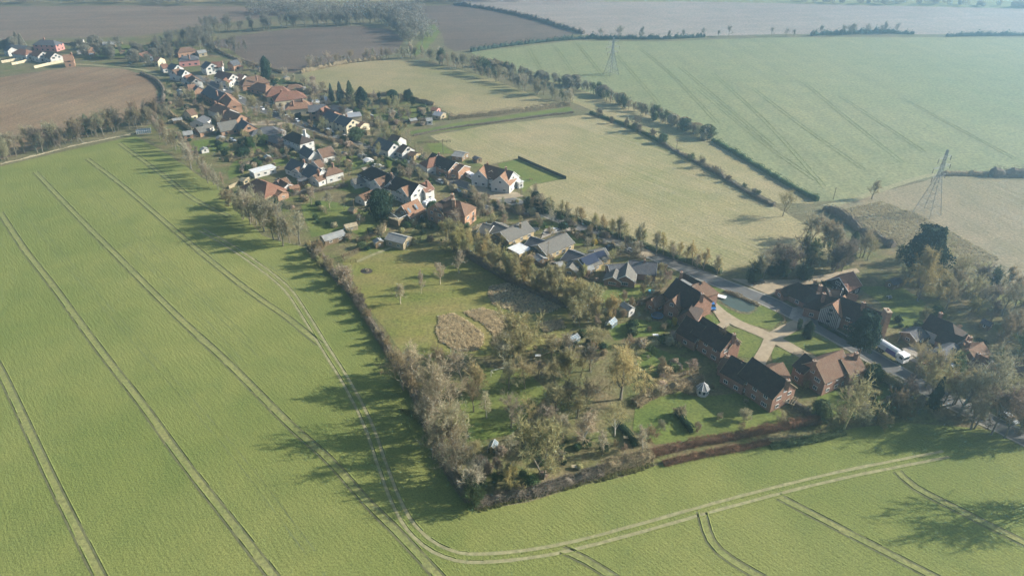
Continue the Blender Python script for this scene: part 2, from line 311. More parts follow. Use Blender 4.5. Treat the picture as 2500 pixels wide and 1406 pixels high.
# ---- tractor tramlines: two sunken wheel marks each, with the standing crop as a low lip beside them
def tramline(pts, gap=1.95, w=.55, lip=.14, z=.045, jit=.08, two=True, mat='rut_soil_shaded', mid=True):
    p = G(pts, 2.5); a = MB(); b = MB()
    for s in ((-1, 1) if two else (0,)):
        ribbon(a, p, s * gap / 2 - w / 2, s * gap / 2 + w / 2, z, jit)
        # lip of taller plants on the sun side of every rut
        for i in range(len(p) - 1):
            if random.random() < .12: continue
            s0, s1 = side(p, i), side(p, i + 1); sg = 1 if s0.x > 0 else -1; hgt = lip * random.uniform(.6, 1.2)
            o0 = s * gap / 2 + sg * w / 2; o1 = o0 + sg * .35
            q0, q1, q2, q3 = p[i] + s0 * o0, p[i + 1] + s1 * o0, p[i + 1] + s1 * (o0 + sg * .12), p[i] + s0 * (o0 + sg * .12)
            q4, q5 = p[i] + s0 * o1, p[i + 1] + s1 * o1
            up = Vector((0, 0, hgt)); dz = Vector((0, 0, z))
            b.face([q0 + dz, q1 + dz, q2 + up, q3 + up]); b.face([q3 + up, q2 + up, q5 + dz, q4 + dz])
    if mid:
        c = MB(); ribbon(c, p, -gap / 2 + w / 2, gap / 2 - w / 2, z - .004, jit); tag(c.build('tramline', 'crop_thin'), kind='structure')
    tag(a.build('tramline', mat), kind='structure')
    if lip: tag(b.build('crop_edge', 'crop_near'), kind='structure')
TL = [[(0, 520), (60, 610), (130, 700), (240, 850), (345, 985), (450, 1130), (560, 1270), (700, 1450)], [(-60, 800), (0, 905), (60, 1030), (130, 1180), (265, 1450)],
      [(85, 420), (190, 530), (300, 640), (430, 770), (560, 890), (700, 1030), (800, 1120), (900, 1230), (980, 1310), (1110, 1450)],
      [(212, 388), (300, 455), (440, 575), (530, 650), (620, 720), (700, 775), (780, 840)], [(1900, 1212), (2050, 1290), (2360, 1450)], [(2190, 1150), (2235, 1190), (2350, 1250), (2560, 1355)],
      [(1712, 1250), (1735, 1320), (1790, 1370), (1930, 1450)], [(1370, 1342), (1430, 1368), (1560, 1450)]]
plain_mat('mud_pale', c4(.145, .160, .080), .9, .2, .3, .5)
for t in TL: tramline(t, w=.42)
tramline([(290, 350), (400, 430), (470, 485), (560, 530)], w=.4); tramline([(490, 560), (560, 600), (640, 655), (700, 705), (745, 770), (800, 860), (850, 940), (900, 1040), (935, 1140), (975, 1240), (1020, 1305), (1090, 1350),
          (1180, 1362), (1350, 1342), (1550, 1292), (1800, 1222), (2050, 1160), (2310, 1108)], w=.75, lip=.15, mat='track_soil', mid=False)
for t in ([(20, 455), (130, 600), (330, 830), (560, 1090), (760, 1350)], [(150, 410), (260, 500), (420, 650), (640, 870)], [(330, 420), (420, 470), (560, 560)], [(640, 640), (760, 740)], [(300, 590), (420, 700), (600, 900)]):
    tramline(t, 1.8, .12, .05, .04, mid=False, mat='mud_pale')
for t in ([(1290, 120), (1318, 168)], [(1355, 115), (1400, 179)], [(1408, 106), (1486, 204)], [(1503, 134), (1607, 252)], [(1560, 118), (1640, 185), (1752, 302)], [(1660, 165), (1790, 275), (1890, 360)], [(1740, 180), (1870, 300), (2010, 455)],
          [(1839, 218), (1960, 310), (2108, 414)], [(1962, 202), (2080, 300), (2203, 398)], [(2050, 235), (2253, 370)], [(1700, 215), (1850, 340), (1990, 440)], [(2200, 240), (2480, 390)]):
    tramline(t, 2.2, .4, .12, .06, .1, mat='mud_pale', mid=False)
# ================================================================== plants: a few grown models, then copies
rng = np.random.default_rng(7)
class Acc:                                          # fast accumulator of triangles / quads
    def __init__(s): s.v = []; s.f = []; s.n = 0
    def add(s, vs, fs):
        s.v.append(np.asarray(vs, float)); s.f += [tuple(i + s.n for i in f) for f in fs]; s.n += len(vs)
    def mesh(s, name, mat):
        me = bpy.data.meshes.new(name); me.from_pydata(np.concatenate(s.v).tolist() if s.v else [], [], s.f); me.materials.append(MATS[mat]); return me
def unit(v): return v / (np.linalg.norm(v) + 1e-9)
def frame(d):
    a = np.array([0, 0, 1.0]) if abs(d[2]) < .9 else np.array([1.0, 0, 0])
    x = unit(np.cross(d, a)); return x, np.cross(d, x)
def limb(acc, pts, r0, r1, n=3):
    vs = []; fs = []; m = len(pts)
    for i, p in enumerate(pts):
        d = unit(pts[min(i + 1, m - 1)] - pts[max(i - 1, 0)]); x, y = frame(d); r = r0 + (r1 - r0) * i / (m - 1)
        for k in range(n):
            t = 2 * math.pi * k / n; vs.append(p + (x * math.cos(t) + y * math.sin(t)) * r)
    for i in range(m - 1):
        for k in range(n):
            j = (k + 1) % n; fs.append((i * n + k, i * n + j, (i + 1) * n + j, (i + 1) * n + k))
    acc.add(vs, fs)
def path(p, d, ln, seg, curve, up):
    pts = [p]; d = unit(d)
    for _ in range(seg):
        d = unit(d + rng.normal(0, curve, 3) + np.array([0, 0, up])); pts.append(pts[-1] + d * ln / seg)
    return pts, d
def bare_tree(h=10, spread=.9, trunk=.22, up=.10, n=(9, 6, 6, 7), twig=1.0, tw=.07, droop=0.0, stems=1, r=.22, ang=.95):
    """returns wood mesh (trunk and limbs) and crown mesh (branchlets and twigs), nominal height h"""
    W, C = Acc(), Acc()
    for st in range(stems):
        lean = rng.normal(0, .28 if stems > 1 else .04, 3); lean[2] = 1
        tp, td = path(np.zeros(3) + (rng.normal(0, .25, 3) * [1, 1, 0] if stems > 1 else 0), unit(lean), h * .72, 6, .07, .05)
        limb(W, tp, r, r * .25, 5)
        for i in range(n[0]):
            t = trunk + (1 - trunk) * (i + rng.random() * .6) / n[0]; q = t * 6; k = min(int(q), 5); p = tp[k] + (tp[k + 1] - tp[k]) * (q - k)
            az = i * 2.4 + rng.random(); el = ang - .75 * t + rng.normal(0, .12)
            d = np.array([math.cos(az) * math.sin(el), math.sin(az) * math.sin(el), math.cos(el)])
            ln = h * .46 * spread * (1.15 - .65 * abs(t - .35)) * rng.uniform(.8, 1.15)
            lp, ld = path(p, d, ln, 4, .13, up); limb(W, lp, r * .42 * (1.1 - .6 * t), r * .09, 4)
            for j in range(n[1]):
                t2 = .25 + .75 * (j + rng.random() * .8) / n[1]; q = min(t2, .999) * 4; k = int(q); p2 = lp[k] + (lp[k + 1] - lp[k]) * (q - k)
                d2 = unit(unit(lp[k + 1] - lp[k]) + rng.normal(0, .55, 3)); l2 = ln * .48 * rng.uniform(.7, 1.2)
                bp_, bd = path(p2, d2, l2, 3, .16, up - droop * .3); limb(C, bp_, r * .13, r * .045, 3)
                for a in range(n[2]):
                    t3 = .2 + .8 * (a + rng.random()) / n[2]; q = min(t3, .999) * 3; k = int(q); p3 = bp_[k] + (bp_[k + 1] - bp_[k]) * (q - k)
                    d3 = unit(unit(bp_[k + 1] - bp_[k]) + rng.normal(0, .6, 3) + [0, 0, up * .5 - droop]); l3 = l2 * .5 * rng.uniform(.6, 1.2)
                    cp, cd = path(p3, d3, l3, 2, .15, -droop * .5); x, y = frame(cd); x = x * math.cos(a) + y * math.sin(a)
                    C.add([p3 - x * tw * .5, p3 + x * tw * .5, cp[1] + x * tw * .4, cp[2], cp[1] - x * tw * .4], [(0, 1, 2, 3, 4)])
                    for b in range(n[3]):
                        p4 = cp[0] + (cp[2] - cp[0]) * rng.uniform(.1, 1.0); d4 = unit(cd + rng.normal(0, .65, 3) + [0, 0, -droop * 1.6]); l4 = twig * rng.uniform(.35, .9)
                        x, y = frame(d4); an = rng.random() * 6; x = x * math.cos(an) + y * math.sin(an)
                        C.add([p4 - x * tw * .5, p4 + x * tw * .5, p4 + d4 * l4], [(0, 1, 2)])
    return W.mesh('trunk', 'bark'), C.mesh('crown', 'twigs')
def leafy(h, w, shape, nleaf=2600, ls=.42, core=.72, base=.08, trunk=True):
    """evergreen: leaf clumps over a lumpy dense body; shape(t) gives the radius factor at height fraction t"""
    W, C = Acc(), Acc()
    limb(W, [np.array([0, 0, 0.]), np.array([0, 0, h * .5]), np.array([0, 0, h * .9])], .04 * h ** .8, .02, 5)
    ph = rng.random(8) * 6
    def rad(t, a): return max(.02, shape(t)) * w / 2 * (1 + .16 * math.sin(3 * a + ph[0] + 5 * t) + .13 * math.sin(5 * a + ph[1] - 9 * t) + .10 * math.sin(2 * a + ph[2] + 17 * t))
    n, m = 12, 9; vs = []; fs = []
    for i in range(m + 1):
        t = base + (1 - base) * i / m * .96
        for k in range(n):
            a = 2 * math.pi * k / n; rr = rad(t, a) * core; vs.append((rr * math.cos(a), rr * math.sin(a), t * h))
    for i in range(m):
        for k in range(n): j = (k + 1) % n; fs.append((i * n + k, i * n + j, (i + 1) * n + j, (i + 1) * n + k))
    fs.append(tuple(range(m * n, m * n + n))); C.add(vs, fs)
    for _ in range(nleaf):
        t = base + (1 - base) * rng.random() ** .85; a = rng.random() * 2 * math.pi; rr = rad(t, a) * rng.uniform(core, 1.12)
        p = np.array([rr * math.cos(a), rr * math.sin(a), t * h + rng.normal(0, .1)])
        d = unit(np.array([math.cos(a), math.sin(a), .5]) + rng.normal(0, .6, 3)); x, y = frame(d); s = ls * rng.uniform(.5, 1.2)
        C.add([p - x * s * .5, p + d * s * .3 - y * s * .4, p + x * s * .5, p + d * s * .7 + y * s * .4], [(0, 1, 2, 3)])
    return W.mesh('trunk', 'bark'), C.mesh('crown', 'leaves')
PR = {}
PR['oak'] = [(bare_tree(10, 1.0, .25, .06, (11, 6, 6, 6)), 10, 9.5) for _ in range(4)]
PR['ash'] = [(bare_tree(10, .62, .22, .16, (11, 5, 6, 7), tw=.06), 10, 6) for _ in range(4)]
PR['birch'] = [(bare_tree(10, .42, .18, .22, (10, 4, 5, 6), r=.13, tw=.065), 10, 4) for _ in range(3)]
PR['fuzzy'] = [(bare_tree(8, .75, .10, .22, (7, 6, 6, 7), stems=2, r=.12, tw=.065), 8, 7) for _ in range(4)]
PR['scrub'] = [(bare_tree(5, 1.0, .04, .14, (6, 5, 6, 8), stems=3, r=.07, twig=.8, tw=.065, ang=1.2), 5, 6) for _ in range(4)]
PR['willow'] = [(bare_tree(10, .95, .22, .05, (10, 7, 8, 9), twig=1.5, droop=.35, r=.28, tw=.06), 9.5, 9.5) for _ in range(2)]
dome = lambda t: math.sqrt(max(0, 1 - (2 * abs(t - .52)) ** 2.4))
PR['round'] = [(leafy(8, 7, dome, 2600, .45), 8, 7) for _ in range(2)]
PR['column'] = [(leafy(12, 5, lambda t: (1 - t ** 4) * (.75 + .25 * min(1, t * 4)), 2800, .42, base=.02), 12, 5) for _ in range(2)]
PR['conifer'] = [(leafy(12, 6, lambda t: (1 - t) ** .75 * 1.05 if t > .1 else t * 8, 2800, .5, .6), 12, 6) for _ in range(2)]
PR['pine'] = [(leafy(13, 8, lambda t: .35 + .65 * math.sin(min(1, (t - .1) * 1.25) * math.pi) if t < .9 else .5, 3400, .6, .6, base=.3), 13, 8)]
PR['topiary'] = [(leafy(5, 3.2, lambda t: (1 - t ** 3.5) * (.85 + .15 * min(1, t * 5)), 2600, .22, .9, base=.02), 5, 3.2)]
PR['shrub'] = [(leafy(2, 2.4, dome, 500, .3, .75, base=.02), 2, 2.4) for _ in range(4)]
PR['twiggy'] = [(bare_tree(2.4, 1.1, .02, .12, (5, 4, 5, 5), stems=3, r=.03, twig=.5, tw=.045, ang=1.2), 2.2, 3) for _ in range(4)]
TINT = dict(grey=(.345, .305, .20), brown=(.31, .245, .15), pale=(.45, .39, .275), pink=(.37, .29, .215), olive=(.37, .33, .17), ochre=(.40, .33, .15), gold=(.54, .44, .22),
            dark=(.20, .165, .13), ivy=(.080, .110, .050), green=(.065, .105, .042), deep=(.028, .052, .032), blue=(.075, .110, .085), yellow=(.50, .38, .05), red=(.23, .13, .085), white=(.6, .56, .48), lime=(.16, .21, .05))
JOIN = {}
def joined(kind, k):                               # one mesh of trunk and crown together, for plants too small to show parts
    if (kind, k) not in JOIN:
        (a, b), h, w_ = PR[kind][k]; me = bpy.data.meshes.new(kind)
        va = [v.co[:] for v in a.vertices]; fa = [tuple(f.vertices) for f in a.polygons]; n = len(va)
        me.from_pydata(va + [v.co[:] for v in b.vertices], [], fa + [tuple(i + n for i in f.vertices) for f in b.polygons]); me.materials.append(b.materials[0]); JOIN[kind, k] = me
    return JOIN[kind, k]
pr = random.Random(11)
SPEC = dict(oak='oak_tree', ash='ash_tree', birch='birch_tree', fuzzy='willow_tree', scrub='scrub_tree')
FAR = []                                             # trees too far off to count: gathered into one mass at the end
def plant(pos, h, kind, tint, label, cat='tree', name='bare_tree', group=None, wid=None, parts=True, barkt=None):
    k = pr.randrange(len(PR[kind])); (wd, cr), H0, W0 = PR[kind][k]
    s = h / H0; sx = s if wid is None else wid / W0; v = pr.uniform(.82, 1.2)
    col = tuple(c * v * pr.uniform(.95, 1.05) for c in TINT[tint]) + (1,); sc = (sx * pr.uniform(.93, 1.07), sx * pr.uniform(.93, 1.07), s)
    if name == 'bare_tree': name = SPEC.get(kind, name)
    if name == 'shrub' and kind in ('twiggy', 'scrub'): name, cat, label, group = 'bare_bush', 'bush', label.replace('shrub', 'leafless bush'), (group or 'bushes').replace('shrub', 'leafless bush')
    if not parts and cat == 'tree' and pos.length > 440 and (pos.x > 0 or pos.length > 560): FAR.append((kind, k, pos, col, sc)); return
    if parts:
        o = empty(name, pos, label, cat, group)
        a = bpy.data.objects.new('trunk', wd); b = bpy.data.objects.new('crown', cr)
        for q in (a, b): SC.collection.objects.link(q); q.parent = o
        b.color = col; a.color = (TINT[barkt] if barkt else (.20, .175, .14)) + (1,)
    else:
        o = bpy.data.objects.new(name, joined(kind, k)); SC.collection.objects.link(o); o.location = pos; o.color = col; tag(o, label, cat, group)
    o.rotation_euler.z = pr.random() * 6.28; o.scale = sc; return o
def tree(bx, by, ty, wpx, kind, tint, label, name='bare_tree', **k):      # base pixel, top row, crown width in the photo
    b = P(bx, by); return plant(b, height_at(b, ty), kind, tint, label, name=name, wid=width_at(b, wpx), **k)
def belt(pts, n, h, kinds, tints, label, group, name='bare_tree', cat='tree', jit=3.0, parts=True, wf=None):
    g = [P(*p) for p in pts]; cum = [0]
    for a, b in zip(g, g[1:]): cum.append(cum[-1] + (b - a).length)
    for i in range(n):
        t = cum[-1] * (i + pr.random()) / n; k = max(j for j in range(len(g) - 1) if cum[j] <= t or j == 0)
        p = g[k].lerp(g[k + 1], (t - cum[k]) / max(.01, cum[k + 1] - cum[k])) + Vector((pr.uniform(-jit, jit), pr.uniform(-jit, jit), 0)); kd = pr.choice(kinds)
        hh = pr.uniform(*h); plant(p, hh, kd, pr.choice(tints), label, cat, name, group, parts=parts, wid=None if wf is None else hh * wf * pr.uniform(.8, 1.2))
def inside(p, poly):
    c = False
    for (x1, y1), (x2, y2) in zip(poly, poly[1:] + poly[:1]):
        if (y1 > p[1]) != (y2 > p[1]) and p[0] < (x2 - x1) * (p[1] - y1) / (y2 - y1) + x1: c = not c
    return c
KEEP = []                                            # spots kept clear (house footprints): centre, radius
def scatter(poly, n, h, kinds, tints, label, group, name='bare_tree', cat='tree', parts=True, gap=2.5, wf=None):
    g = [P(*q)[:2] for q in poly]; x0, x1 = min(a[0] for a in g), max(a[0] for a in g); y0, y1 = min(a[1] for a in g), max(a[1] for a in g); done = []; tries = 0
    while len(done) < n and tries < n * 60:
        tries += 1; p = (pr.uniform(x0, x1), pr.uniform(y0, y1))
        if not inside(p, g) or any(math.dist(p, q) < gap for q in done) or any(math.dist(p, q[0]) < q[1] for q in KEEP): continue
        done.append(p); hh = pr.uniform(*h); plant(Vector((*p, 0)), hh, pr.choice(kinds), pr.choice(tints), label, cat, name, group, parts=parts, wid=None if wf is None else hh * wf)
def hedge(pts, w, h, tint, label, leaf=.32, dens=80, mat='leaves', flat=True, twig=False, name='hedge', lump=.12, group=None):
    p = spline([P(*q) for q in pts], 1.6); n = len(p); A = Acc(); r2 = np.random.default_rng(int(pts[0][0] * 7 + pts[0][1]))
    prof = [(-.5, 0), (-.5, .78), (-.36, .97), (0, 1.0), (.36, .97), (.5, .78), (.5, 0)] if flat else [(-.42, 0), (-.5, .4), (-.32, .8), (0, 1), (.32, .8), (.5, .4), (.42, 0)]
    vs = []; m = len(prof); hs = []
    for i in range(n):
        s = side(p, i); k = 1 + lump * r2.normal(); hs.append(k)
        for a, b in prof: q = p[i] + s * (a * w * .68 * (1 + lump * r2.normal() * .6)); vs.append((q.x, q.y, b * h * .80 * k))
    fs = [(i * m + k, i * m + k + 1, (i + 1) * m + k + 1, (i + 1) * m + k) for i in range(n - 1) for k in range(m - 1)] + [tuple(range(m)), tuple(range((n - 1) * m, n * m))]
    A.add(vs, fs); ln = sum((b - a).length for a, b in zip(p, p[1:])); cnt = min(15000, int(ln * dens * 1.6))
    for _ in range(cnt):
        i = r2.integers(0, n - 1); t = r2.random(); c = p[i].lerp(p[i + 1], t); s = side(p, i); k = r2.integers(0, m - 1); u = r2.random()
        a = prof[k][0] * (1 - u) + prof[k + 1][0] * u; b = prof[k][1] * (1 - u) + prof[k + 1][1] * u
        q = np.array([c.x + s.x * a * w, c.y + s.y * a * w, b * h * hs[i]]); d = unit(np.array([s.x * a * 2, s.y * a * 2, b]) + r2.normal(0, .6, 3)); x, y = frame(d); z = leaf * r2.uniform(.4, 1.1)
        if twig: A.add([q - x * .035, q + x * .035, q + d * z * 3.2], [(0, 1, 2)])
        A.add([q - x * z * .5, q + d * z * .3 - y * z * .4, q + x * z * .5, q + d * z * .6 + y * z * .4], [(0, 1, 2, 3)])
    me = A.mesh(name, mat); o = bpy.data.objects.new(name, me); SC.collection.objects.link(o); o.color = TINT[tint] + (1,)
    c = p[n // 2]; 
    for v in me.vertices: v.co.x -= c.x; v.co.y -= c.y
    o.location = (c.x, c.y, 0); return tag(o, label, 'hedge', group)
# ================================================================== buildings
tile_mat('tile_dark', c4(.070, .048, .040), c4(.058, .044, .040), c4(.11, .09, .07)); tile_mat('tile_brown', c4(.205, .120, .078), c4(.175, .105, .072), c4(.22, .18, .13))
tile_mat('tile_red', c4(.27, .13, .085), c4(.225, .112, .078), c4(.25, .19, .13)); tile_mat('tile_orange', c4(.33, .185, .115), c4(.27, .15, .095), c4(.29, .22, .15))
tile_mat('tile_grey', c4(.185, .175, .155), c4(.165, .155, .140), c4(.24, .22, .17)); tile_mat('tile_slate', c4(.11, .115, .13), c4(.13, .13, .14), c4(.2, .19, .17))
brick_mat('brick_red', c4(.29, .130, .082), c4(.24, .112, .074), c4(.36, .28, .22)); brick_mat('brick_orange', c4(.42, .215, .13), c4(.37, .19, .115), c4(.42, .33, .24))
brick_mat('brick_yellow', c4(.50, .36, .16), c4(.45, .32, .15), c4(.45, .40, .30)); plain_mat('render_white', c4(.58, .56, .52), .8, .2, .08, .6); plain_mat('render_cream', c4(.62, .54, .38), .8, .2, .08, .6)
plain_mat('render_pink', c4(.56, .27, .24), .8, .2, .1, .6); plain_mat('timber_dark', c4(.05, .045, .04), .8, .2, .3, 2); plain_mat('timber', c4(.20, .14, .085), .9, .15, .3, 2, streak=True); plain_mat('timber_pale', c4(.36, .30, .20), .9, .15, .25, 2)
plain_mat('paint_white', c4(.80, .79, .76), .5, .4, .06, 1); plain_mat('felt_grey', c4(.26, .26, .25), .9, .2, .2, .7); plain_mat('sheet_white', c4(.66, .66, .64), .6, .3, .12, .8)
plain_mat('glass_dark', c4(.03, .04, .05), .12, .8, .2, 1); plain_mat('glass_sky', c4(.16, .20, .23), .15, .8, .2, 1); plain_mat('solar_dark', c4(.02, .025, .05), .2, .7, .15, 1); plain_mat('lead', c4(.30, .31, .33), .6, .4, .15, 1)
plain_mat('terracotta', c4(.42, .17, .09), .8, .2, .15, 2)
UP = Vector((0, 0, 1))
def window(parent, c, u, n, w, h, far, frame='paint_white'):
    """c centre on the wall face, u horizontal unit, n outward unit; a window part with its pane as sub-part"""
    org = parent.location; mb = MB(); w2, h2 = w / 2, h / 2
    if far:
        q = c + n * .03; mb.prism([q - u * w2 - UP * h2, q + u * w2 - UP * h2, q + u * w2 + UP * h2, q - u * w2 + UP * h2], [q - u * w2 - UP * h2 + n * .03, q + u * w2 - UP * h2 + n * .03, q + u * w2 + UP * h2 + n * .03, q - u * w2 + UP * h2 + n * .03])
        return mb.build('window', 'glass_dark', parent, org)
    t = .09
    def bx(a0, a1, b0, b1, d): 
        r = [c + u * a + UP * b + n * .005 for a, b in ((a0, b0), (a1, b0), (a1, b1), (a0, b1))]; mb.prism(r, [p + n * d for p in r])
    bx(-w2, w2, -h2, -h2 + t, .09); bx(-w2, w2, h2 - t, h2, .09); bx(-w2, -w2 + t, -h2 + t, h2 - t, .088); bx(w2 - t, w2, -h2 + t, h2 - t, .088)
    k = max(1, round(w / .7))
    for i in range(1, k): x = -w2 + w * i / k; bx(x - .03, x + .03, -h2 + t, h2 - t, .07)
    f = mb.build('window', frame, parent, org); pn = MB(); r = [c + u * a + UP * b + n * .01 for a, b in ((-w2 + t, -h2 + t), (w2 - t, -h2 + t), (w2 - t, h2 - t), (-w2 + t, h2 - t))]
    pn.prism(r, [p + n * .025 for p in r]); pn.build('pane', 'glass_dark', f, org)
    return f
def block(root, r1, r2, zr, W, ze, kind='g', wall='brick_red', roof='tile_dark', trim='paint_white', win=True, far=False, ends=(1, 1), ov=.35, asym=0.0, winw=1.3, ht=1.0):
    """one range of a house between two ridge ends seen in the photo; kind g gable, h hip, H half-hip on the second end, f flat"""
    zr *= .91; ze *= .93
    if len(r1) == 3: r1 = (r1[0], r1[1], zr); r2 = (r2[0], r2[1], zr)
    a = P(*r1, zr) if len(r1) == 2 else Vector(r1); b = P(*r2, zr) if len(r2) == 2 else Vector(r2); org = root.location
    u = (b - a); u.z = 0; Lr = u.length; u.normalize(); v = Vector((-u.y, u.x, 0)); hip = W / 2
    ha, hb = (hip, hip) if kind == 'h' else ((0, hip) if kind == 'H' else (0, 0))
    a0 = a - u * ha * .9; b0 = b + u * hb * .9; a0.z = b0.z = 0; mid = (a0 + b0) / 2; LL = (b0 - a0).length; w2 = W / 2
    KEEP.append(((mid.x, mid.y), max(LL, W) / 2 + 1.0))
    mb = MB(); E = [a0 - v * w2, b0 - v * w2, b0 + v * w2, a0 + v * w2]; up = lambda p, z: Vector((p.x, p.y, z))
    mb.prism([up(p, 0) for p in E], [up(p, ze) for p in E], caps=False)
    if kind in 'gH' and zr > ze:
        top = up((E[0] + E[3]) / 2, zr); mb.face([up(E[3], ze), up(E[0], ze), top], [(0, 0), (W, 0), (w2, zr - ze)])
        if kind == 'g': top = up((E[1] + E[2]) / 2, zr); mb.face([up(E[1], ze), up(E[2], ze), top], [(0, 0), (W, 0), (w2, zr - ze)])
    if kind == 'f': mb.face([up(p, ze) for p in E])
    mb.build('wall', wall, root, org)
    rb = MB(); th = .14
    if kind == 'f':
        rb.box(mid, u, v, LL + .5, W + .5, ze + .003, ze + .22)
    else:
        sl = (zr - ze) / w2; oe = ov; lift = .03
        for sg in (-1, 1):
            ea, eb = a0 + v * sg * (w2 + oe), b0 + v * sg * (w2 + oe); za = ze - sl * oe + lift
            oa, ob = (0 if ha else ov * .7), (0 if hb else ov * .7)
            ra, rb_ = up(a0 + u * ha * .9, zr + lift), up(b0 - u * hb * .9, zr + lift)
            q = [up(ea - u * (oa if not ha else oe), za), up(eb + u * (ob if not hb else oe), za), rb_ + u * ob, ra - u * oa]
            if sg > 0: q = [q[1], q[0], q[3], q[2]]
            sw = math.hypot(w2 + oe, zr - za); lo = [p for p in q]; hi = [p + UP * th for p in q]
            uvs = [(0, 0), ((q[1] - q[0]).length, 0), ((q[1] - q[0]).length, sw), (0, sw)]
            rb.face(hi, uvs); rb.face(lo[::-1])
            for k in range(4): j = (k + 1) % 4; rb.face([lo[k], lo[j], hi[j], hi[k]])
        for hh, e, cc, dr in ((ha, a0, ra, -1), (hb, b0, rb_, 1)):
            if hh:
                q = [up(e - v * dr * (w2 + oe) + u * dr * oe, ze - sl * oe + lift + th), up(e + v * dr * (w2 + oe) + u * dr * oe, ze - sl * oe + lift + th), up(cc, zr + lift + th)]
                rb.face(q if ((q[1] - q[0]).cross(q[2] - q[0])).z > 0 else q[::-1], [(0, 0), (W, 0), (w2, w2)])
    rf = rb.build('roof', roof, root, org)
    if not far and kind != 'f':                           # ridge cap and verge boards
        rc = MB(); rc.bar(up(a, zr + .2) - u * (0 if ha else ov * .7), up(b, zr + .2) + u * (0 if hb else ov * .7), .11, 5); rc.build('ridge_cap', roof, rf, org)
        if trim:
            for (e, dr, hh) in ((a0, -1, ha), (b0, 1, hb)):
                if hh: continue
                for sg in (-1, 1):
                    tb = MB(); e1 = up(e + v * sg * (w2 + ov), ze - (zr - ze) / w2 * ov - .05) + u * dr * (ov * .7 + .004); e2 = up(e, zr - .05) + u * dr * (ov * .7 + .004)
                    tb.prism([e1, e1 + UP * .26, e2 + UP * .26, e2], [p + u * dr * .05 for p in (e1, e1 + UP * .26, e2 + UP * .26, e2)])
                    tb.build('bargeboard', trim, rf, org)
    if win:
        rows = [1.35] if ze < 4.2 else [1.35, 3.95]; cdir = Vector((0, 0, CAM_H)) - mid
        for nrm, length, off in ((v, LL, w2), (-v, LL, w2), (u, W, LL / 2), (-u, W, LL / 2)):
            if nrm.dot(cdir) < 0 and nrm.x < .5: continue
            ax = u if abs(nrm.dot(v)) > .5 else v; gable = ax is v and kind == 'g'
            k = max(1, int(length / (3.4 if not far else 4.2)))
            if ax is v and length < 6.5: k = 1
            for z in rows + ([ze + .9] if gable and zr - ze > 2.6 and ze > 2 else []):
                kk = 1 if z > rows[-1] else k
                for i in range(kk):
                    s = (i + .5) / kk - .5; ww = winw if (i + int(z)) % 3 else winw * 1.35
                    window(root, up(mid + nrm * off + ax * (s * length * .92), z), ax, nrm, min(ww, length * .5), 1.15 if ze > 2.4 else .9, far)
    return mid, u, v
def chimney(root, px, py, ztop, s=.85, mat='brick_red', l=None, base=None, pots=1):
    ztop *= .92; p = P(px, py, ztop); mb = MB(); mb.box(p, (1, 0, 0), (0, 1, 0), s, l or s, base if base is not None else ztop - 3.2, ztop - .25); mb.box(p, (1, 0, 0), (0, 1, 0), s + .14, (l or s) + .14, ztop - .247, ztop)
    c = mb.build('chimney', mat, root, root.location)
    for k in range(pots):
        t = MB(); q = p + Vector((0, (k - (pots - 1) / 2) * .5, 0)); t.bar(q, q + UP * .45, .14, 8, .11); t.build('chimney_pot', 'terracotta', c, root.location)
def skylight(root, px, py, z, u, v, w, l, slope, mat='glass_sky', name='skylight'):
    """flat panel lying on a roof slope; u along the ridge, v down the slope (horizontal unit)"""
    p = P(px, py, z); d = (v - UP * slope).normalized(); n = u.cross(d); n = n if n.z > 0 else -n; mb = MB()
    r = [p + n * .0 + u * a + d * b for a, b in ((-w / 2, -l / 2), (w / 2, -l / 2), (w / 2, l / 2), (-w / 2, l / 2))]; mb.prism(r, [q + n * .08 for q in r]); return mb.build(name, mat, root, root.location)
def house(label, blocks, wall='brick_red', roof='tile_dark', ch=(), cat='house', name='house', far=None, **kw):
    b0 = blocks[0]; base = P(*((b0[0][0] + b0[1][0]) / 2, (b0[0][1] + b0[1][1]) / 2), b0[2]); base = Vector((base.x, base.y, 0)); root = empty(name, base, label, cat)
    far = base.length > 330 if far is None else far; info = []
    for b in blocks:
        o = dict(wall=wall, roof=roof, far=far); o.update(kw)
        if len(b) > 6: o.update(b[6])
        info.append(block(root, *b[:6], **o))
    for c in ch: chimney(root, *c[:3], **(c[3] if len(c) > 3 else {}))
    return root, info
# ================================================================== the houses
WH, CR, OR, RD, YE, PK = 'render_white', 'render_cream', 'brick_orange', 'brick_red', 'brick_yellow', 'render_pink'
# ---- the four large modern brick houses round the gravel drive
r, i = house('large brick house with dark catslide roof and skylight beside the pond', [((1652, 680), (1717, 719), 9.6, 9.5, 5.0, 'g', dict(win=False)), ((1668, 667), (1712, 691), 8.8, 5.5, 6.0, 'g', dict(win=False)),
    ((1690, 697), (1720, 688), 8.6, 7, 5.2, 'h', dict(roof='tile_brown', win=False)), ((1664, 712), (1642, 732), 7.2, 5, 4.2, 'g', dict(wall='brick_red', roof='tile_brown')),
    ((1632, 712), (1590, 731), 4.6, 4, 2.4, 'g', dict(roof='tile_brown')), ((1697, 731), (1682, 757), 6.8, 5.5, 3.4, 'g', dict(win=False)), ((1666, 771), (1688, 762), 3.6, 3.6, 2.4, 'g', dict(roof='tile_orange', win=False))],
    ch=[(1715, 716, 11.0), (1664, 664, 10.2)], trim=None)
m_, u_, v_ = i[1]; skylight(r, 1676, 692, 7.6, u_, -v_ if v_.dot(Vector((1, -1, 0))) < 0 else v_, 5.5, 2.2, .0, 'felt_grey', 'flat_roof')
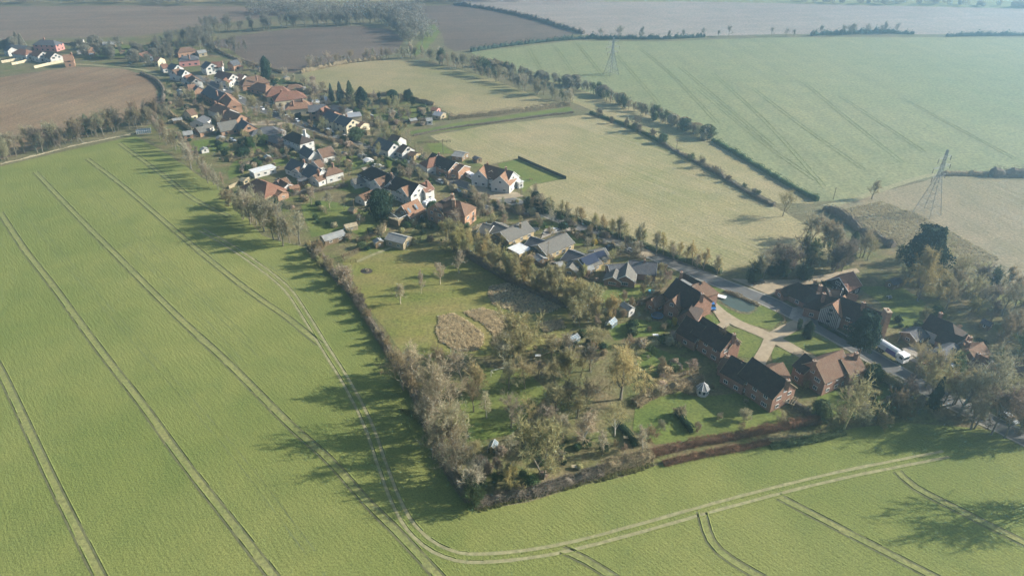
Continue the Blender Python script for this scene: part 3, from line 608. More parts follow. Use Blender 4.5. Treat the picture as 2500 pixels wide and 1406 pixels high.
house('dark roofed brick house between the yellow bush and the round lawn', [((1717, 775), (1790, 819), 9.2, 8.2, 5.0, 'g'), ((1677, 772), (1722, 797), 7.8, 7.5, 3.6, 'g'), ((1786, 818), (1797, 826), 8.0, 4.0, 5.2, 'g', dict(roof='tile_brown', win=False)),
    ((1772, 868), (1792, 878), 3.8, 4.5, 2.4, 'g', dict(roof='tile_grey', win=False))], ch=[(1793, 815, 10.6), (1777, 868, 5)], trim='timber_pale')
house('stepped dark roofed brick house with pergola nearest the beech hedge', [((1838, 874), (1923, 931), 9.4, 8.6, 5.2, 'g'), ((1787, 869), (1842, 899), 7.6, 8, 4.0, 'g'), ((1880, 898), (1910, 886), 8.2, 7, 5.2, 'g', dict(roof='tile_brown')),
    ((1768, 873), (1788, 882), 4.6, 6, 2.6, 'g', dict(roof='tile_brown', win=False))], ch=[(1925, 927, 10.8), (1813, 883, 7.5)], trim='timber_pale')
house('red brick house with lit brown roof and shaded gable under the tall conifer', [((1990, 883), (2056, 855), 9.4, 8.6, 5.0, 'g'), ((2054, 877), (2091, 862), 8.2, 7.6, 4.8, 'g'), ((1966, 864), (1992, 884), 8.0, 6.5, 4.8, 'g', dict(roof='tile_dark')),
    ((2062, 905), (2085, 897), 3.6, 4, 2.3, 'g', dict(win=False, roof='tile_brown'))], roof='tile_brown', ch=[(1989, 880, 10.8), (2092, 861, 9.6)], trim='timber_pale')
# ---- old houses east of the road
r, i = house('long timber framed house with big brick end stack beside the road', [((2052, 724), (2162, 768), 8.8, 8.0, 4.6, 'g'), ((2002, 719), (2054, 731), 7.6, 7.5, 4.0, 'h'), ((2062, 722), (2033, 743), 8.2, 6.2, 4.8, 'g', dict(wall=WH, roof='tile_orange', trim='timber_dark')),
    ((2093, 722), (2072, 716), 6.6, 4, 4.2, 'g', dict(roof='tile_orange'))], ch=[(2110, 738, 10.5), (2168, 757, 11.8, dict(s=1.5, l=2.6, base=0, mat='brick_orange', pots=2)), (2013, 716, 9.3)], trim=None)
house('low dark pantiled outbuildings with a brick stack by the gravel bay', [((1948, 690), (1993, 712), 6.0, 7.5, 2.6, 'h'), ((1985, 694), (2018, 703), 6.2, 7, 2.8, 'h'), ((2012, 706), (2048, 708), 5.4, 6, 2.8, 'g'), ((1905, 708), (1938, 702), 3.4, 4, 2.2, 'g')],
    ch=[(2004, 696, 8.0, dict(s=1.0, mat='brick_orange'))], trim=None, cat='outbuilding', name='outbuilding')
house('red roofed barn with white edged gable behind the dark outbuildings', [((2050, 678), (2082, 664), 6.6, 8, 3.2, 'g', dict(roof='tile_red')), ((2046, 700), (2056, 703), 5.0, 4, 2.8, 'g', dict(roof='tile_dark'))], wall='timber_dark', cat='barn', name='barn')
house('long low cottage with dark roof and white rendered end near the parked lorry', [((2272, 769), (2326, 791), 7.4, 7, 4.2, 'H', dict(wall=WH)), ((2298, 805), (2364, 829), 5.4, 6, 3.0, 'g'), ((2330, 838), (2290, 859), 5.2, 5.4, 2.8, 'h', dict(roof='tile_slate')), ((2365, 854), (2399, 836), 5.6, 6, 3.2, 'g', dict(roof='tile_brown')),
    ((2352, 838), (2364, 818), 5.6, 4, 3.2, 'g', dict(roof='tile_brown'))], ch=[(2298, 764, 8.6), (2366, 834, 6.8), (2370, 822, 7.2)], trim=None)
house('small grey roofed garage with white verge under the right hand trees', [((2430, 918), (2457, 906), 4.2, 6.5, 2.4, 'g')], wall='timber', roof='tile_grey', cat='garage', name='garage')
house('dark roofed bungalow at the lower right edge of the picture', [((2470, 936), (2540, 962), 5.4, 9, 2.6, 'h')], roof='tile_slate', trim=None, cat='bungalow', name='bungalow')
# ---- bungalows
house('yellow brick bungalow with pale lit roof and two dark shaded wings', [((1222, 567), (1283, 541), 5.2, 9, 2.6, 'g'), ((1206, 543), (1240, 558), 4.9, 9, 2.6, 'g'), ((1180, 546), (1203, 552), 4.6, 8, 2.5, 'g')], wall=YE, roof='tile_grey', ch=[(1270, 545, 6.4, dict(mat='brick_yellow'))], cat='bungalow', name='bungalow')
house('yellow brick bungalow with a flat roofed white extension', [((1314, 598), (1381, 570), 5.2, 9, 2.6, 'g'), ((1296, 578), (1331, 590), 5.0, 8, 2.6, 'g', dict(roof='tile_slate')), ((1254, 612), (1283, 600), 2.9, 6, 2.6, 'f', dict(roof='sheet_white'))], wall=YE, roof='tile_grey', cat='bungalow', name='bungalow')
r, i = house('bungalow with dark solar panels on its two pale roofs', [((1412, 633), (1449, 618), 5.0, 8.5, 2.5, 'g'), ((1452, 612), (1476, 606), 4.8, 8, 2.5, 'g'), ((1389, 610), (1430, 626), 4.8, 8.5, 2.5, 'g', dict(roof='tile_slate')), ((1400, 640), (1390, 652), 4.0, 5, 2.4, 'g', dict(winw=1.8))], wall=YE, roof='tile_grey', cat='bungalow', name='bungalow')
for k, (x, y, z) in enumerate(((1440, 634, 3.95), (1466, 621, 3.9))):
    m_, u_, v_ = i[k]; v2 = v_ if v_.x > 0 else -v_; skylight(r, x, y, z + .28, u_, v2, (6.5, 4.2)[k], (3.6, 2.6)[k], (2.5 / 4.25, 2.3 / 4)[k], 'solar_dark', 'solar_panel')
house('bungalow with long slate roof and twin bay gables facing the back lawn', [((1537, 636), (1603, 642), 5.4, 8.5, 2.7, 'g'), ((1533, 642), (1527, 673), 4.9, 6.6, 2.6, 'g', dict(roof='tile_grey', winw=2.2)), ((1503, 658), (1496, 676), 4.2, 5.6, 2.5, 'g', dict(roof='tile_grey', winw=2.6)),
    ((1486, 648), (1534, 644), 4.6, 7, 2.6, 'g')], wall=RD, roof='tile_slate', ch=[(1574, 634, 6.4, dict(s=.6))], cat='bungalow', name='bungalow')
# ---- middle of the village
house('white rendered house with large dark roof and brown lit cross wing', [((908, 407), (958, 429), 8.4, 10, 4.6, 'h'), ((915, 439), (952, 426), 7.6, 8.5, 4.4, 'g', dict(roof='tile_brown')), ((960, 432), (951, 445), 7.2, 5, 4.4, 'g')], wall=WH, ch=[(955, 423, 9.4)], far=False)
house('white gabled house with orange lit cross roof and white end wall', [((966, 431), (1022, 451), 8.8, 9.5, 4.8, 'g'), ((981, 459), (1009, 450), 7.6, 7.4, 4.8, 'g', dict(roof='tile_orange')), ((1024, 451), (1045, 443), 7.4, 7, 4.6, 'g', dict(roof='tile_red'))], wall=WH, ch=[(1041, 441, 9.0)], far=False)
house('white garage with grey roof on a small lawn', [((860, 438), (889, 432), 4.0, 6, 2.6, 'g')], wall=WH, roof='tile_grey', trim=None, cat='garage', name='garage')
house('small white outbuilding with brown roof behind the dark conifer', [((877, 478), (909, 465), 4.2, 6, 2.6, 'g')], wall=WH, roof='tile_brown', trim=None, cat='outbuilding', name='outbuilding')
r, i = house('chalet with orange brown roof two skylights and a wooden balcony', [((981, 503), (1019, 487), 7.4, 8.6, 3.2, 'g'), ((962, 524), (985, 532), 3.2, 6, 2.9, 'f', dict(roof='timber_pale', wall='timber', win=False))], wall='timber', roof='tile_orange', far=False)
m_, u_, v_ = i[0]; v2 = v_ if v_.x > 0 else -v_
for x, y in ((999, 514), (1016, 505)): skylight(r, x, y, 5.4, u_, v2, .9, 2.2, 4.2 / 4.3)
mb = MB()
for a, b in (((952, 518), (974, 534)), ((974, 534), (994, 524))): mb.bar(P(*a, 3.9), P(*b, 3.9), .09); mb.bar(P(*a, 3.5), P(*b, 3.5), .06)
mb.build('balcony_rail', 'paint_white', r, r.location)
house('tall brick house with tiled hipped roof and two stout chimneys', [((1098, 488), (1124, 493), 9.8, 9.5, 5.8, 'h', dict(roof='tile_brown')), ((1062, 498), (1100, 480), 9.0, 9, 5.2, 'g', dict(roof='tile_dark'))], wall=OR, ch=[(1104, 474, 12, dict(s=1.3, l=1.3, mat=OR, pots=2)), (1107, 486, 11.5, dict(s=1.3, l=1.6, mat=OR, pots=2))], trim='timber_pale', far=False)
house('white house with sweeping half timbered gables facing the village road', [((1184, 402), (1253, 420), 8.6, 9, 4.6, 'g', dict(roof='tile_brown')), ((1185, 402), (1170, 417), 8.2, 7.5, 4.2, 'g', dict(roof='tile_orange')), ((1238, 415), (1221, 431), 8.2, 8.5, 4.2, 'g', dict(roof='tile_orange')),
    ((1208, 410), (1200, 417), 7.4, 3, 6.2, 'g', dict(roof='tile_orange', win=False)), ((1257, 440), (1268, 437), 3.4, 6, 3.0, 'f', dict(roof='sheet_white'))], wall=WH, ch=[(1235, 408, 10.2, dict(mat=OR)), (1190, 397, 9.6, dict(mat=OR))], far=False)
house('house with white left gable and orange brick right end beside the field', [((1070, 380), (1112, 397), 7.8, 8.5, 4.6, 'g', dict(roof='tile_dark')), ((1048, 388), (1078, 381), 7.2, 7.5, 4.4, 'h', dict(roof='tile_red', wall=WH)), ((1112, 398), (1133, 405), 6.4, 7.5, 4.4, 'g', dict(roof='tile_brown', wall=OR)), ((1056, 374), (1068, 378), 6.8, 7, 4.2, 'g')], wall=OR, ch=[(1071, 374, 9)], far=False)
house('grey corrugated shed at the edge of the pale field', [((1112, 370), (1136, 374), 3.6, 7, 2.4, 'g')], wall='timber', roof='felt_grey', trim=None, cat='shed', name='shed')
house('low timber garage on the roadside under the leafless trees', [((1003, 370), (1018, 374), 3.4, 5, 2.3, 'g')], wall=YE, roof='tile_brown', trim=None, cat='garage', name='garage')
house('white cube like house with a tall white chimney on the village road', [((714, 322), (737, 331), 8.6, 8, 5.4, 'h', dict(roof='tile_dark')), ((728, 334), (752, 330), 5.9, 5, 5.6, 'f', dict(roof='sheet_white')), ((705, 345), (716, 350), 3.2, 6, 2.9, 'f', dict(roof='sheet_white'))], wall=WH, ch=[(742, 317, 11.5, dict(mat=WH, s=1.2, base=3))], far=False)
house('white bungalow with brown roof below the cube like house', [((776, 366), (807, 358), 6.4, 8, 3.2, 'g', dict(roof='tile_brown')), ((742, 356), (766, 371), 6.0, 6, 3.2, 'g', dict(roof='tile_slate'))], wall=WH, far=False)
house('rambling white house with dark valleyed roofs and red chimneys', [((712, 388), (744, 400), 6.6, 8.5, 3.0, 'g', dict(roof='tile_slate')), ((753, 401), (786, 415), 6.8, 8.5, 3.0, 'g', dict(roof='tile_slate')), ((766, 395), (780, 390), 5.4, 7, 3.0, 'g', dict(roof='tile_brown')), ((800, 412), (815, 408), 6.2, 6, 4.0, 'h', dict(roof='tile_brown')),
    ((722, 412), (738, 406), 5.2, 7, 2.8, 'g', dict(roof='tile_brown')), ((764, 430), (785, 421), 5.0, 6, 2.8, 'g', dict(roof='tile_brown'))], wall=WH, ch=[(776, 414, 8.4), (811, 398, 8.4), (741, 390, 7.6)], far=False)
house('long flat roofed white building at the edge of the orchard', [((614, 419), (667, 405), 3.0, 5, 2.8, 'f', dict(roof='sheet_white'))], wall=WH, cat='outbuilding', name='outbuilding', far=False)
house('bungalow with bright red hipped roof nearest the green field', [((626, 437), (652, 447), 6.6, 11, 2.8, 'h', dict(roof='tile_red')), ((676, 463), (690, 470), 3.6, 5, 2.5, 'g', dict(roof='tile_orange'))], wall=OR, trim=None, cat='bungalow', name='bungalow', far=False)
house('l shaped white outbuilding with white roof edges beside the red bungalow', [((680, 436), (703, 450), 4.6, 6, 2.7, 'g'), ((677, 441), (698, 434), 4.6, 5, 2.7, 'g')], wall=WH, roof='tile_brown', cat='outbuilding', name='outbuilding', far=False)
house('pale garden shed beside the long white building', [((590, 434), (600, 437), 3.0, 3, 2.1, 'g')], wall='timber_pale', roof='timber_pale', trim=None, cat='shed', name='shed', far=True)
# stables and sheds on the paddock
house('long dark stable block with grey roof and pale open front', [((786, 577), (836, 562), 3.6, 4.4, 2.4, 'g')], wall='timber', roof='felt_grey', trim='timber_pale', cat='stable', name='stable')
house('square pale shed with corrugated roof above the paddock', [((951, 569), (994, 580), 4.4, 5.5, 3.0, 'g')], wall='timber_pale', roof='felt_grey', trim='timber_pale', cat='shed', name='shed')
house('tiny ochre roofed hut in the orchard grass', [((855, 506), (866, 509), 2.4, 2.6, 1.5, 'g')], wall='timber', roof='timber_pale', trim=None, win=False, cat='hut', name='hut')
# ---- upper village along the road
FARH = [
 ('low white bungalow in the gap below the orange terrace', [((560, 290), (578, 286), 5.2, 7, 2.8, 'g', dict(roof='tile_brown'))], WH, []),
 ('brown roofed cottage between the pale trees and the cream wall', [((455, 270), (470, 266), 6.0, 7, 3.4, 'g', dict(roof='tile_brown'))], CR, []),
 ('narrow house with pink roof beside the columnar conifer', [((583, 182), (597, 184), 6.4, 7, 3.6, 'g', dict(roof='tile_orange'))], WH, []),
 ('cream bungalow behind the huge red roof', [((706, 208), (724, 206), 5.0, 7, 2.8, 'h', dict(roof='tile_brown'))], CR, []),
 ('slate roofed chapel like house at the upper junction', [((560, 150), (578, 146), 7.0, 7, 4.0, 'g', dict(roof='tile_slate'))], OR, []),
 ('brown roofed house half hidden in the head of the village trees', [((440, 118), (462, 115), 6.6, 8, 3.8, 'h', dict(roof='tile_brown'))], OR, []),
 ('low white house at the allotment lane end', [((392, 158), (406, 156), 5.6, 7, 3.2, 'g', dict(roof='tile_red'))], WH, []),
 ('small brick cottage right of the hamlet corner house', [((210, 118), (226, 116), 5.6, 7, 3.2, 'g', dict(roof='tile_orange'))], OR, []),
 ('long farm building with pale roof above the allotments', [((250, 104), (280, 102), 5.0, 8, 3.2, 'g', dict(roof='felt_grey'))], 'timber', []),
 ('slate bungalow tucked behind the semi detached row', [((815, 256), (836, 262), 5.2, 8, 2.8, 'h', dict(roof='tile_slate'))], WH, []),
 ('dark roofed bungalow beside the evergreen lawn', [((668, 328), (686, 334), 5.4, 8, 2.8, 'h', dict(roof='tile_slate'))], RD, []),
 ('brick cottage on the far side of the wooded road', [((2388, 866), (2418, 880), 6.2, 7, 3.6, 'g', dict(roof='tile_brown')), ((2402, 886), (2420, 878), 5.4, 5, 3.2, 'g', dict(roof='tile_orange'))], RD, [(2390, 862, 7.4)]),
 ('open fronted cart shed beside the silver car', [((2222, 812), (2252, 800), 4.0, 5, 2.5, 'g', dict(roof='tile_slate'))], 'timber', []),
 ('cream cottage at the right edge above the road', [((2480, 884), (2520, 896), 6.4, 8, 3.8, 'g', dict(roof='tile_brown'))], CR, []),
 ('dark roofed house in deep shade above the terrace', [((508, 210), (549, 229), 8.4, 10, 4.8, 'g', dict(roof='tile_slate'))], RD, [(528, 222, 10)]),
 ('orange roofed semi facing the road bend', [((548, 226), (566, 244), 7.8, 8, 4.6, 'h', dict(roof='tile_orange'))], OR, []),
 ('orange tiled house with pyramid wing above the bungalows', [((530, 253), (562, 266), 7.8, 9, 4.4, 'g', dict(roof='tile_orange')), ((523, 256), (534, 252), 6.8, 6, 4.0, 'h', dict(roof='tile_orange'))], WH, [(525, 248, 9)]),
 ('brick house with cream edged orange gable', [((556, 268), (588, 280), 7.6, 9, 4.0, 'g', dict(roof='tile_orange')), ((545, 272), (558, 268), 6.8, 7, 4.0, 'h', dict(roof='tile_orange'))], OR, []),
 ('white gabled low bungalow beside a cream garden wall', [((496, 282), (478, 293), 5.0, 8, 2.8, 'g', dict(roof='tile_slate')), ((505, 300), (495, 306), 4.4, 7, 2.6, 'g', dict(roof='tile_grey'))], WH, []),
 ('small grey roofed brick garage block in front of the bungalow', [((478, 313), (503, 307), 4.6, 7, 2.6, 'g', dict(roof='tile_grey')), ((446, 322), (468, 319), 3.6, 6, 2.3, 'g', dict(roof='felt_grey'))], OR, []),
 ('orange brick bungalow with long grey roof and steep front gable', [((530, 301), (575, 293), 6.6, 9, 2.8, 'g', dict(roof='tile_grey')), ((590, 292), (606, 302), 6.8, 8.5, 3.0, 'g', dict(roof='tile_slate'))], OR, []),
 ('dark hipped bungalow in the trees above the lawn', [((640, 311), (664, 309), 6.0, 9, 2.8, 'h', dict(roof='tile_slate')), ((622, 318), (636, 316), 5, 7, 2.7, 'h', dict(roof='tile_slate'))], RD, []),
 ('wide house with huge red hipped roof and white walls', [((664, 213), (690, 211), 8.4, 9, 3.6, 'h', dict(roof='tile_red')), ((686, 226), (722, 222), 7.4, 11, 3.6, 'h', dict(roof='tile_red'))], CR, [(686, 219, 8.6)]),
 ('brown hipped house left of the huge red roof', [((602, 189), (632, 185), 7.6, 10, 3.4, 'h', dict(roof='tile_brown')), ((628, 202), (650, 207), 6.4, 8, 3.2, 'h', dict(roof='tile_orange'))], OR, [(625, 185, 9)]),
 ('orange hipped house with cream bay windows', [((714, 247), (741, 245), 8.0, 9.5, 4.2, 'h', dict(roof='tile_orange'))], CR, [(737, 240, 9.5), (714, 246, 9)]),
 ('brick house with red ridge facing a dark front hedge', [((752, 258), (793, 255), 8.0, 8, 5.0, 'g', dict(roof='tile_slate')), ((782, 266), (797, 259), 7.8, 6, 4.8, 'g', dict(roof='tile_red')), ((790, 262), (818, 272), 7.6, 8, 4.8, 'g', dict(roof='tile_red'))], OR, []),
 ('semi detached house with slate roof and cream gable', [((800, 271), (828, 281), 8.2, 9, 5.0, 'g', dict(roof='tile_slate')), ((832, 281), (861, 291), 8.2, 9, 5.0, 'g', dict(roof='tile_slate', wall=CR))], CR, [(845, 280, 9.6)]),
 ('pale flat topped extension with blue grey roof behind the semi', [((848, 281), (880, 278), 4.6, 8, 4.2, 'g', dict(roof='lead'))], CR, []),
 ('cream lean to house with tiled porch at the end of the row', [((874, 296), (890, 300), 5.2, 7, 3.6, 'g', dict(roof='tile_brown'))], CR, []),
 ('white cottage with dark roof half hidden by an evergreen', [((926, 336), (962, 350), 7.6, 8, 4.2, 'g', dict(roof='tile_slate')), ((958, 328), (978, 334), 6.8, 7, 4.0, 'g', dict(roof='tile_brown')), ((984, 352), (996, 357), 6.2, 7.5, 3.2, 'g', dict(roof='tile_brown'))], WH, []),
 ('blue roofed garden building at the end of the long gardens', [((1063, 272), (1082, 275), 4.0, 6, 2.5, 'g', dict(roof='lead'))], 'timber_pale', []),
 ('low white summerhouse near the clipped boundary hedge', [((1040, 289), (1054, 288), 3.4, 5, 2.4, 'g', dict(roof='felt_grey'))], WH, []),
 ('pink tinted shed on the field boundary', [((1056, 262), (1070, 264), 3.4, 4.5, 2.3, 'g', dict(roof='tile_red'))], PK, []),
 ('white outhouse beside the four conifers', [((782, 238), (798, 237), 4.2, 6, 2.6, 'g', dict(roof='sheet_white'))], WH, []),
 ('white workshop with flat roof next to the outhouse', [((762, 248), (778, 246), 3.2, 6, 2.8, 'f', dict(roof='sheet_white'))], WH, []),
 ('white gabled house with pink roof at the top of the road', [((534, 173), (568, 181), 8.2, 8.5, 4.8, 'g', dict(roof='tile_red')), ((552, 190), (545, 196), 6.0, 6, 4, 'g', dict(roof='tile_red'))], WH, []),
 ('white sided house with orange roof beyond the upper junction', [((503, 150), (516, 155), 8, 9, 4.8, 'g', dict(roof='tile_slate')), ((517, 152), (542, 151), 7.6, 8, 4.6, 'g', dict(roof='tile_red'))], WH, [(541, 150, 9)]),
 ('house with white gable and flat brown flank near the ploughed field', [((420, 172), (436, 168), 7.4, 8, 4.4, 'g', dict(roof='tile_brown')), ((440, 170), (452, 172), 7.6, 7, 4.4, 'g', dict(roof='tile_slate'))], WH, []),
 ('red and white twin gabled house below the white gable', [((450, 186), (466, 181), 6.8, 7, 3.8, 'g', dict(roof='tile_red')), ((468, 184), (478, 192), 7.0, 7, 4, 'g', dict(roof='tile_brown'))], WH, []),
 ('brick gabled house among garden trees on the west side', [((458, 208), (476, 206), 7.0, 8, 4, 'g', dict(roof='tile_orange')), ((476, 208), (484, 213), 6.4, 6, 4, 'g', dict(roof='tile_slate'))], OR, []),
 ('dark roofed white house nearest the left ploughed field', [((418, 155), (433, 159), 7.6, 7.5, 4.6, 'g', dict(roof='tile_slate'))], WH, []),
 ('pink fronted house under bare trees at the head of the village', [((447, 138), (470, 136), 7.0, 8, 4.4, 'h', dict(roof='tile_slate'))], PK, [(460, 134, 8.6)]),
 ('long thin house with red roof and white verge in the trees', [((338, 132), (360, 126), 6.4, 8, 3.4, 'g', dict(roof='tile_red'))], WH, []),
 ('cottage with cream front beyond the long thin house', [((382, 140), (392, 141), 6.2, 7, 4.0, 'g', dict(roof='tile_brown'))], CR, []),
 ('pink farmhouse standing alone against the brown field', [((98, 98), (130, 99), 8.2, 9, 5.0, 'h', dict(roof='tile_slate'))], PK, [(106, 92, 9.8)]),
 ('orange gabled house at the corner of the hamlet wall', [((153, 135), (176, 133), 8.4, 9, 4.6, 'g', dict(roof='tile_orange'))], OR, [(173, 129, 9.6)]),
 ('white end house of the hamlet with slate roof', [((118, 126), (134, 130), 7.8, 8.5, 4.6, 'g', dict(roof='tile_brown'))], WH, []),
 ('middle white house of the hamlet with red roof', [((85, 122), (104, 127), 7.6, 8.5, 4.6, 'g', dict(roof='tile_red'))], WH, []),
 ('hamlet house with red hipped roof left of the middle', [((48, 120), (64, 122), 7.4, 9, 4.4, 'h', dict(roof='tile_red'))], WH, []),
 ('small white gable at the left end of the hamlet', [((18, 113), (28, 116), 6.8, 7, 4.2, 'g', dict(roof='tile_slate'))], WH, []),
 ('long dark barn behind the hamlet', [((28, 110), (68, 113), 5.0, 8, 3.0, 'g', dict(roof='tile_slate'))], 'timber_dark', []),
 ('pale low sheds at the far edge of the allotments', [((186, 98), (202, 97), 4.2, 7, 3.0, 'g', dict(roof='felt_grey'))], WH, []),
 ('green roofed low building beyond the allotment trees', [((320, 119), (336, 118), 4.2, 6, 3.0, 'g', dict(roof='lead'))], 'timber_pale', []),
 ('grey outbuilding on the pale lane at the village head', [((480, 125), (500, 122), 4.4, 6, 2.8, 'g', dict(roof='felt_grey'))], 'timber_pale', []),
]
for lb, bl, wl, chs in FARH: house(lb, bl, wall=wl, ch=chs, trim=None if bl[0][0][0] < 440 and bl[0][0][1] < 200 else 'paint_white')
# timber framing on the white cross gable of the long house: dark studs proud of the render
root = next(o for o in SC.objects if o.get('label', '').startswith('long timber framed')); a = P(2062, 722, 8.2); b = P(2033, 743, 8.2); u = (b - a); u.z = 0; u.normalize(); v = Vector((-u.y, u.x, 0)); mb = MB(); e = Vector((b.x, b.y, 0)) + u * .02
for k in range(-5, 6):
    x = k * .52; top = 8.1 - abs(x) * 3.4 / 3.1; q = [e + v * (x - .09), e + v * (x + .09)]
    mb.prism([q[0], q[1], q[1] + UP * top, q[0] + UP * top], [p + u * .05 for p in (q[0], q[1], q[1] + UP * top, q[0] + UP * top)])
mb.build('timber_frame', 'timber_dark', root, root.location)

SHEDS = [(905, 292, 'timber', 'felt_grey', 'brown shed in the first long garden'), (960, 284, 'timber_pale', 'felt_grey', 'pale shed midway down the long gardens'), (1008, 300, 'timber', 'felt_grey', 'dark shed beside the garden hedge end'), (1000, 246, 'timber_pale', 'tile_brown', 'shed against the thicket by the conifers'), (742, 222, WH, 'felt_grey', 'white shed at the tan field corner'),
 (700, 196, 'timber_pale', 'felt_grey', 'pale shed right of the columnar conifer'), (636, 174, WH, 'felt_grey', 'white shed left of the columnar conifer'), (590, 172, 'timber_pale', 'tile_red', 'red roofed shed by the dark plough'), (470, 232, 'timber', 'tile_slate', 'slate shed in the western gardens'), (440, 232, WH, 'felt_grey', 'small white shed below the twin gables'),
 (435, 300, 'timber', 'felt_grey', 'greenish shed inside the cream wall'), (540, 345, 'timber_pale', 'felt_grey', 'pale shed below the grey roofed bungalow'), (500, 372, WH, 'felt_grey', 'white hut among the pale trees'), (600, 312, 'timber', 'tile_brown', 'brown shed behind the steep front gable'), (690, 330, WH, 'sheet_white', 'white summerhouse left of the cube like house'),
 (655, 395, 'timber', 'felt_grey', 'low dark shed above the long white building'), (850, 405, 'timber', 'tile_brown', 'red brown shed by the bright green tree'), (885, 388, 'timber_pale', 'felt_grey', 'pale shed on the front plot'), (740, 452, 'timber', 'tile_slate', 'dark shed beside the pinkish orchard tree'), (720, 470, OR, 'tile_orange', 'orange outhouse right of the red hipped roof'),
 (900, 400, WH, 'sheet_white', 'white conservatory behind the dark roofed house'), (1030, 478, 'timber', 'felt_grey', 'shed behind the white touring caravan'), (1075, 420, 'timber', 'tile_brown', 'brown shed on the road corner'), (1165, 395, 'timber', 'tile_slate', 'dark lean to left of the half timbered gables'), (1140, 512, 'timber', 'tile_brown', 'brown outhouse right of the tall brick house'),
 (1190, 520, 'timber', 'felt_grey', 'timber shed before the first bungalow'), (1318, 640, 'timber', 'felt_grey', 'brown shed behind the second bungalow'), (1365, 660, 'timber_pale', 'felt_grey', 'pale hut at the end of the bungalow garden'), (1436, 668, 'timber', 'felt_grey', 'low shed between the two end bungalows'), (1530, 765, WH, 'felt_grey', 'white play hut on the side lawn'),
 (925, 602, 'timber', 'felt_grey', 'small shed in the vegetable plot'), (857, 560, 'timber_pale', 'timber_pale', 'low pale hutch right of the stables'), (2405, 800, 'timber', 'tile_slate', 'dark barn in the trees behind the cottage'), (2250, 912, 'timber_pale', 'tile_brown', 'roadside log store under the bare trees'), (2180, 700, 'timber', 'tile_slate', 'dark shed at the edge of the right hand wood'),
 (262, 128, WH, 'felt_grey', 'white shed on the green allotment'), (225, 140, 'timber', 'lead', 'green netted shed beside the hamlet'), (300, 132, 'timber_pale', 'tile_brown', 'allotment shed left of the long thin house'), (405, 108, WH, 'tile_slate', 'white barn in the trees at the village head'), (196, 132, WH, 'felt_grey', 'pale hut by the hamlet corner house')]
sr = random.Random(5)
for x, y, wl, rf, lb in SHEDS:
    a = sr.choice((.5, -.9, 2.1)); q = P(x, y); l = sr.uniform(1.2, 2.4); d = Vector((math.cos(a), math.sin(a), 0)) * l; W_ = sr.uniform(2.4, 4.0); root = empty('shed', q, lb, 'shed', 'garden sheds'); z = sr.uniform(2.5, 3.4)
    A1, B1 = q - d, q + d; A1.z = B1.z = z; block(root, tuple(A1) , tuple(B1), z, W_, z - .8, 'g', wl, rf, None, win=y > 300, far=y < 420, ov=.2, winw=.7)
# ================================================================== hedges
hedge([(757, 604), (790, 640), (830, 690), (860, 722), (905, 790), (935, 840), (975, 900), (1005, 950), (1030, 1000)], 2.0, 1.9, 'dark', 'long trimmed grey brown hedge between the green field and the meadow', twig=True, dens=60, lump=.35, flat=False)
hedge([(1030, 1000), (1055, 1060), (1075, 1110), (1110, 1170), (1150, 1225)], 2.4, 1.8, 'dark', 'ragged dark hedge running down to the sharp field corner', twig=True, flat=False, lump=.25)
hedge([(1160, 1232), (1230, 1215), (1300, 1205), (1380, 1180), (1470, 1155)], 2.6, 1.6, 'dark', 'low bramble bank along the bottom edge of the wooded garden', flat=False, lump=.35, twig=True)
hedge([(1588, 1114), (1680, 1090), (1780, 1072), (1850, 1058), (1935, 1042), (2000, 1030)], 1.5, 1.7, 'red', 'inner copper coloured beech hedge beside the shaded ditch', lump=.14, twig=True, dens=60)
hedge([(1620, 1134), (1720, 1112), (1800, 1098), (1880, 1080)], 1.2, .9, 'red', 'lower copper coloured beech hedge along the green field edge', lump=.35, twig=True, dens=60)
hedge([(1470, 1150), (1530, 1137), (1590, 1120)], 2.6, 2.6, 'brown', 'rounded grey brown hedge left of the copper hedges', twig=True)
hedge([(1650, 1008), (1668, 1031), (1687, 1057)], 1.3, 1.9, 'deep', 'short dark clipped hedge across the wide lawn')
hedge([(1880, 1090), (1980, 1075), (2060, 1055)], 2.2, .8, 'ivy', 'low leafy bramble mound at the field edge below the garden trees', flat=False, lump=.5, twig=True, dens=50)
hedge([(1112, 608), (1180, 650), (1250, 690), (1310, 718), (1385, 750)], 1.8, 2.2, 'dark', 'straight dark hedge along the upper edge of the meadow', twig=True)
hedge([(1095, 292), (1200, 282), (1300, 270), (1390, 258)], 2.6, 3.0, 'brown', 'long clipped brown hedge between the two pale fields', twig=True, dens=14, leaf=.4)
hedge([(1010, 333), (1100, 315), (1200, 302), (1300, 288), (1400, 276)], 1.0, 1.2, 'dark', 'thin fence line hedge below the grass strip', dens=14, leaf=.35)
hedge([(1440, 278), (1500, 298), (1560, 322), (1610, 348)], 1.8, 1.9, 'green', 'narrow green hedge at the top corner of the central field', dens=14, leaf=.4, flat=False)
hedge([(1610, 348), (1660, 378), (1720, 408), (1780, 445), (1840, 480), (1890, 505)], 1.8, 1.6, 'dark', 'clipped hedge along the right side of the central field', dens=18, leaf=.4, lump=.25, twig=True)
hedge([(1740, 345), (1800, 380), (1870, 422), (1930, 457), (1995, 492)], 2.4, 2.2, 'green', 'square cut dark hedge bordering the hazy green field', dens=16, leaf=.4, lump=.2)
hedge([(1340, 515), (1400, 535), (1480, 567), (1560, 597), (1640, 628), (1760, 668)], 2.4, 2.0, 'ivy', 'roadside hedge under the thin trees', dens=26, twig=True, flat=False, lump=.25)
hedge([(2015, 512), (2060, 535), (2100, 565), (2150, 590), (2180, 605)], 4, 3.2, 'dark', 'thick rounded hedge below the tussocky field corner', flat=False, lump=.2)
